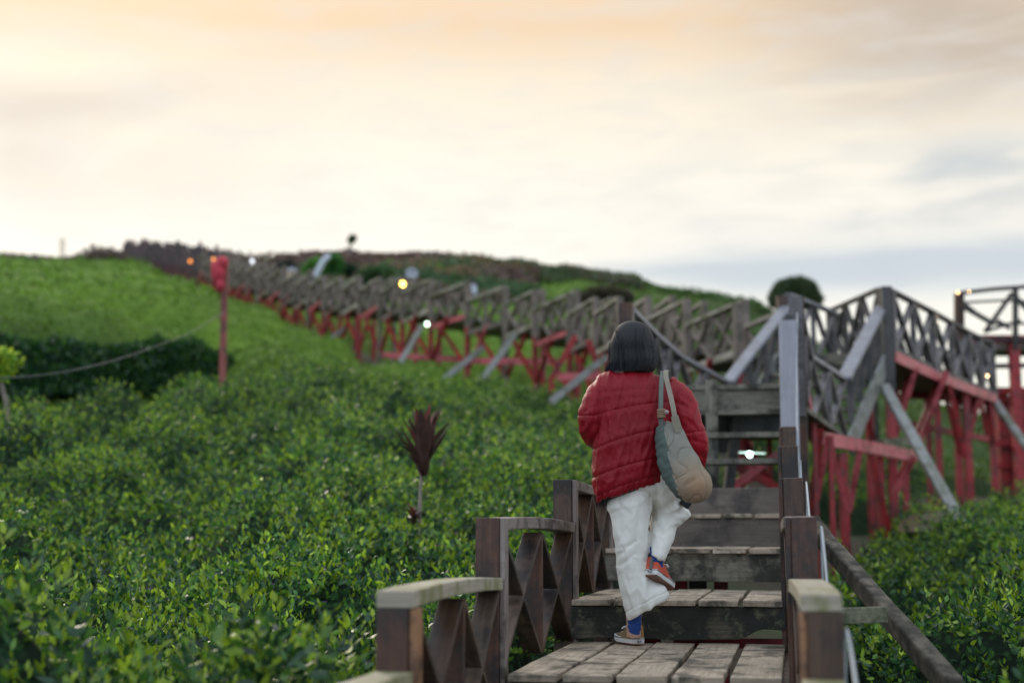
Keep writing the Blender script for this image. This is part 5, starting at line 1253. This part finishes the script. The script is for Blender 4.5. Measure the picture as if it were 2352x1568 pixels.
    link('laces', tf(merge_meshes(lc)), M['lace'], r, smooth=True)
    return r
def frame(o, toe, up):
    toe = toe.normalized(); up = (up - toe * up.dot(toe)).normalized(); x = toe.cross(up)
    return Matrix(((x.x, toe.x, up.x, o.x), (x.y, toe.y, up.y, o.y), (x.z, toe.z, up.z, o.z), (0, 0, 0, 1)))
oL = onZ(1456, 1480, ZD[2] + .001); oL = Vector((oL.x, oL.y, ZD[2] + .004)) + FW * .02
shoe(frame(oL, -RT * .36 + FW * 1 - UP * .0, UP), True, 'canvasB', 'canvasA', 'tan and mustard canvas shoe planted on the step')
oR = W(1505, 1331, 6.90)
shoe(frame(oR, RT * .47 + FW * .81 - UP * .35, UP * 1.0 + FW * .06), False, 'canvasR', 'canvasR', 'orange red canvas shoe lifted behind her')

# ---- hair
M['hair'] = simple('black_hair', (.008, .010, .013), .7, .3, 30); 
hsec = [(742.5, 1451, 6, .02, 7.03), (746, 1452, 22, .05, 7.03), (754, 1453, 36, .082, 7.03), (768, 1453, 45, .102, 7.025), (788, 1452, 51.5, .112, 7.02), (808, 1453, 54, .112, 7.02), (828, 1455, 56, .107, 7.01), (843, 1454, 55, .100, 7.01), (853, 1449, 50, .092, 7.01)]
hs = catmull([(a, b, c, d, e) if False else (a, b, c) for a, b, c, d, e in hsec], 6); hs2 = catmull([(a[3], a[4], 0) for a in hsec], 6)
def hpoint(t, th, grow=0):
    i = t * (len(hs) - 1); k = int(min(i, len(hs) - 2)); f_ = i - k
    y, cx_, hw_ = hs[k] * (1 - f_) + hs[k + 1] * f_; dp, d, _ = hs2[k] * (1 - f_) + hs2[k + 1] * f_
    c = W(cx_, y, d); hw_ = hw_ * .885 + .3 * math.sin(th * 5 + t * 4) * t; return c + RT * (math.sin(th) * (hw_ / F * d + grow)) - FW * (math.cos(th) * (dp + grow))
def thmax(t): return math.pi if t < .34 else math.pi - (math.pi - 1.75) * float(sm(t, .34, .5))
V, Fc = [], []; nt_, nh = 44, 60
for i in range(nt_ + 1):
    t = i / nt_
    for k in range(nh + 1):
        th = (k / nh * 2 - 1) * thmax(t); V.append(hpoint(t, th, -.003))
for i in range(nt_):
    for k in range(nh): a = i * (nh + 1) + k; Fc.append((a, a + 1, a + nh + 2, a + nh + 1))
me = bpy.data.meshes.new('hair'); me.from_pydata([tuple(v) for v in V], [], Fc); me.update()
ho = link('hair', me, M['hair'], per, smooth=True); sdm = ho.modifiers.new('s', 'SOLIDIFY'); sdm.thickness = .012; sdm.offset = -1
LK = rng.uniform(-1, 1, 64); NS = 7500; n = 13
lockth = np.sort(rng.uniform(-1, 1, 110)); lg = rng.uniform(-.0005, .0035, 110); ldt = rng.normal(0, .10, 110); lcol = rng.uniform(.5, 2.2, 110); ltop = rng.uniform(0, .16, 110); lend = rng.uniform(.90, 1.03, 110)
HV, HF, HC = [], [], []
for s_ in range(NS):
    li = int(rng.integers(0, 110)); stray = rng.random() < .035
    th0 = lockth[li] + rng.normal(0, .014); t1 = lend[li] + rng.normal(0, .03); g0 = lg[li] + rng.uniform(-.001, .0025); dth = ldt[li] + rng.normal(0, .02); wv = li * 1.7
    t00 = ltop[li] * rng.random(); cl_ = np.array((.0105, .014, .019)) * lcol[li] * rng.uniform(.3, 1.9); k0 = len(HV)
    P = []
    for k in range(n):
        u = k / (n - 1); t = t00 + (t1 - t00) * u; tt = min(t, 1.0)
        th = th0 * min(thmax(tt), math.pi) + dth * u * u + .04 * math.sin(u * 5 + wv) * u; g_ = .002 + g0 * min(1, u * 2.2) + .003 * math.sin(u * 6 + wv) * u
        p = hpoint(tt, th, g_); fl = float(sm(u, .80, 1)); sn = math.sin(th)
        p = p - UP * (max(0, t - 1) * .16)
        lf_ = float(sm(-sn, .50, .95)); p = p + RT * (fl * fl * (-.024 * lf_ * (.3 + .35 * (li % 3)))) + UP * (fl * .010 * lf_ + fl * .034 * max(0, sn)) - FW * (fl * .004 * (1 - lf_))
        if stray: p = p + Vector((math.sin(wv * 3 + s_), math.cos(s_), math.sin(s_ * 2.1))) * (.017 * u)
        P.append(p)
    for k, p in enumerate(P):
        tg = (P[min(k + 1, n - 1)] - P[max(k - 1, 0)]).normalized(); x_ = tg.cross(FW); x_.normalize(); y_ = tg.cross(x_); r_ = (.0010 if not stray else .0008) * (1 - .6 * (k / (n - 1)) ** 3)
        for a in (0, 2.094, 4.189): HV.append(p + (x_ * math.cos(a) + y_ * math.sin(a)) * r_); HC.append(cl_)
    for k in range(n - 1):
        for j in range(3): a = k0 + k * 3 + j; b = k0 + k * 3 + (j + 1) % 3; HF.append((a, b, b + 3, a + 3))
me = bpy.data.meshes.new('hair_strands'); me.from_pydata([tuple(v) for v in HV], [], HF); me.update()
ca = me.color_attributes.new('col', 'FLOAT_COLOR', 'POINT'); cc = np.ones((len(HV), 4), 'f'); cc[:, :3] = np.array(HC); ca.data.foreach_set('color', cc.ravel())
hm_, ht, hp = mat('hair_strand'); at_ = nod(ht, 'ShaderNodeAttribute', attribute_name='col'); ht.links.new(at_.outputs['Color'], hp.inputs['Base Color']); hp.inputs['Roughness'].default_value = .45; hp.inputs['Specular IOR Level'].default_value = .5
link('hair_strands', me, hm_, per, smooth=True)

# ------------------------------------------------------------------ shoulder bag
bag = empty('shoulder_bag', tuple(W(1592, 1152, 6.80))); tag(bag, 'soft quilted beige and green shoulder bag hanging from the woman\'s right shoulder', 'bag')
def bagmat():
    m, t, p = mat('quilted_beige_cloth'); ob = nod(t, 'ShaderNodeTexCoord').outputs['Object']
    geo = nod(t, 'ShaderNodeNewGeometry'); mp = nod(t, 'ShaderNodeMapping'); t.links.new(geo.outputs['Position'], mp.inputs[0])
    c = W(1600, 1115, 6.72); mp.inputs['Location'].default_value = tuple(-c); n = noise(t, ob, 8, 3)
    ln = nod(t, 'ShaderNodeVectorMath', operation='LENGTH'); t.links.new(mp.outputs[0], ln.inputs[0])
    f_ = nod(t, 'ShaderNodeMath', operation='MULTIPLY_ADD'); t.links.new(n, f_.inputs[0]); f_.inputs[1].default_value = .08; t.links.new(ln.outputs[1], f_.inputs[2])
    t.links.new(ramp(t, rng_(t, f_.outputs[0], .03, .22), [(0, (.30, .18, .10)), (.35, (.28, .195, .125)), (.8, (.24, .215, .17)), (1, (.215, .21, .175))]), p.inputs['Base Color'])
    p.inputs['Roughness'].default_value = .75
    qn = noise(t, ob, 5.5, 1, .4, loc=(2.3, 1.1, .4)); mu = nod(t, 'ShaderNodeMath', operation='MULTIPLY'); t.links.new(qn, mu.inputs[0]); mu.inputs[1].default_value = 9
    pp_ = nod(t, 'ShaderNodeMath', operation='PINGPONG'); t.links.new(mu.outputs[0], pp_.inputs[0]); pp_.inputs[1].default_value = .5
    st_ = ramp(t, rng_(t, pp_.outputs[0], 0, .5), [(0, (0, 0, 0)), (.12, (.7, .7, .7)), (.5, (1, 1, 1))]); b2 = noise(t, ob, 28, 4, .6)
    mm = mixn(t, .3, st_, b2); bump(t, mm, p, .65, .010); return m
M['bag'] = bagmat(); M['gusset'] = simple('teal_green_cloth', (.07, .10, .088), .75, .18, 18, .6); M['strapA'] = simple('grey_green_strap', (.12, .135, .115), .7, .12, 40); M['strapB'] = simple('beige_strap', (.24, .21, .16), .7, .1, 40)
bsec = [(1537, 968, 15, .018, 6.83), (1538, 975, 22, .028, 6.83), (1539, 990, 31, .042, 6.82), (1548, 1020, 40, .058, 6.81), (1560, 1055, 48, .07, 6.80), (1573, 1090, 54, .078, 6.79), (1584, 1120, 50, .075, 6.78), (1591, 1140, 38, .06, 6.78), (1594, 1151, 20, .035, 6.78), (1594, 1153, 8, .015, 6.78)]
bgm = loft_mesh(bsec, 64, 8, 2.0)
def bdisp(co, nr):
    px, py, d = PX(co); u, v = px / F * 7, py / F * 7
    out = .020 * (fbm(u * 13 + v * 3, v * 8, 2, 3) - .5) - .006 * np.exp(-((px - (1541 + (py - 975) * .10)) / 2.5) ** 2) * (py < 1030)
    out -= .012 * np.exp(-(((px - 1582) * .6 + (py - 1108) * .8) / 3.0) ** 2) * np.exp(-((px - 1585) ** 2 + (py - 1106) ** 2) / 250)     # pinched tuck
    ln_ = np.interp(py, [960, 1000, 1060, 1100, 1130, 1160], [1527, 1530, 1540, 1550, 1560, 1575]); out -= .007 * np.exp(-((px - ln_) / 1.6) ** 2) * (d < 6.83)
    g_ = (px < ln_); out += g_ * .0022 * np.sin(py / 3.6 + 2.2 * np.sin(px / 7 + py / 19))
    return out
displace(bgm, bdisp)
# split the gusset from the front cloth
nv = len(bgm.vertices); co = np.empty(nv * 3, 'f'); bgm.vertices.foreach_get('co', co); pxv, pyv, dv = PX(co.reshape(-1, 3))
lnv = np.interp(pyv, [960, 1000, 1060, 1100, 1130, 1160], [1527, 1530, 1540, 1550, 1560, 1575]); gv = pxv < lnv
def sub(me, sel, nm, m):
    bm = bmesh.new(); bm.from_mesh(me); bm.verts.ensure_lookup_table(); de = [f for f in bm.faces if (sum(gv[v.index] for v in f.verts) * 2 > len(f.verts)) != sel]
    bmesh.ops.delete(bm, geom=de, context='FACES'); o_ = bpy.data.meshes.new(nm); bm.to_mesh(o_); bm.free(); return link(nm, o_, m, bag, smooth=True)
sub(bgm, False, 'bag_body', M['bag']); sub(bgm, True, 'side_panel', M['gusset'])
def strap(nm, pts, wd, m):
    P = [Vector(p) for p in catmull([tuple(W(*p)) for p in pts], 6)]; v = []; f = []
    for i, p in enumerate(P):
        t = (P[min(i + 1, len(P) - 1)] - P[max(i - 1, 0)]).normalized(); x = RT - t * RT.dot(t); x.normalize(); n = x.cross(t)
        v += [p + x * wd / 2 + n * .0025, p - x * wd / 2 + n * .0025, p - x * wd / 2 - n * .0025, p + x * wd / 2 - n * .0025]
    for i in range(len(P) - 1):
        for k in range(4): a = i * 4 + k; b = i * 4 + (k + 1) % 4; f.append((a, b, b + 4, a + 4))
    f += [(0, 1, 2, 3), tuple(len(v) - 4 + k for k in (3, 2, 1, 0))]
    me = bpy.data.meshes.new(nm); me.from_pydata([tuple(q) for q in v], [], f)
    bm = bmesh.new(); bm.from_mesh(me); bmesh.ops.recalc_face_normals(bm, faces=bm.faces); bm.to_mesh(me); bm.free(); return link(nm, me, m, bag, bevel=.001)
strap('strap', [(1519, 985, 6.80), (1518, 960, 6.80), (1518, 920, 6.82), (1519, 880, 6.86), (1521, 862, 6.90), (1522, 853, 6.96), (1521, 856, 7.05), (1519, 875, 7.12)], .022, M['strapA'])
strap('strap', [(1557, 992, 6.77), (1552, 970, 6.77), (1546, 935, 6.79), (1538, 900, 6.83), (1531, 872, 6.87), (1529, 856, 6.92), (1530, 851, 6.98), (1530, 856, 7.06), (1530, 878, 7.12)], .024, M['strapB'])
q = MB(); q.beam(W(1549, 955, 6.768), W(1560, 991, 6.768), .036, .003, up=FW); q.build('strap_tab', M['strapB'], bag)
M['bead'] = simple('brown_beads', (.24, .16, .10), .4, .4, 60)
for k in range(5):
    bm = bmesh.new(); n = 16; c = W(1519, 941 + k * 4, 6.785)
    me = tube_mesh([c + RT * (math.cos(a) * .017) + FW * (math.sin(a) * .010) + UP * (math.cos(a) * .002) for a in [6.2832 * j / n for j in range(n + 1)]], .0042, 8); link('bead_ring', me, M['bead'], bag, smooth=True)
bm = bmesh.new(); bmesh.ops.create_uvsphere(bm, u_segments=16, v_segments=12, radius=.011, matrix=Matrix.Translation(W(1531, 946, 6.76))); me = bpy.data.meshes.new('b'); bm.to_mesh(me); bm.free(); link('bead', me, simple('glass_bead', (.30, .22, .22), .2, .3, 40), bag, smooth=True)
q = MB(); q.beam(W(1566, 1146, 6.95), W(1586, 1160, 6.95), .05, .02, up=FW); o = q.build('lining', M['black'], per, bevel=.006)
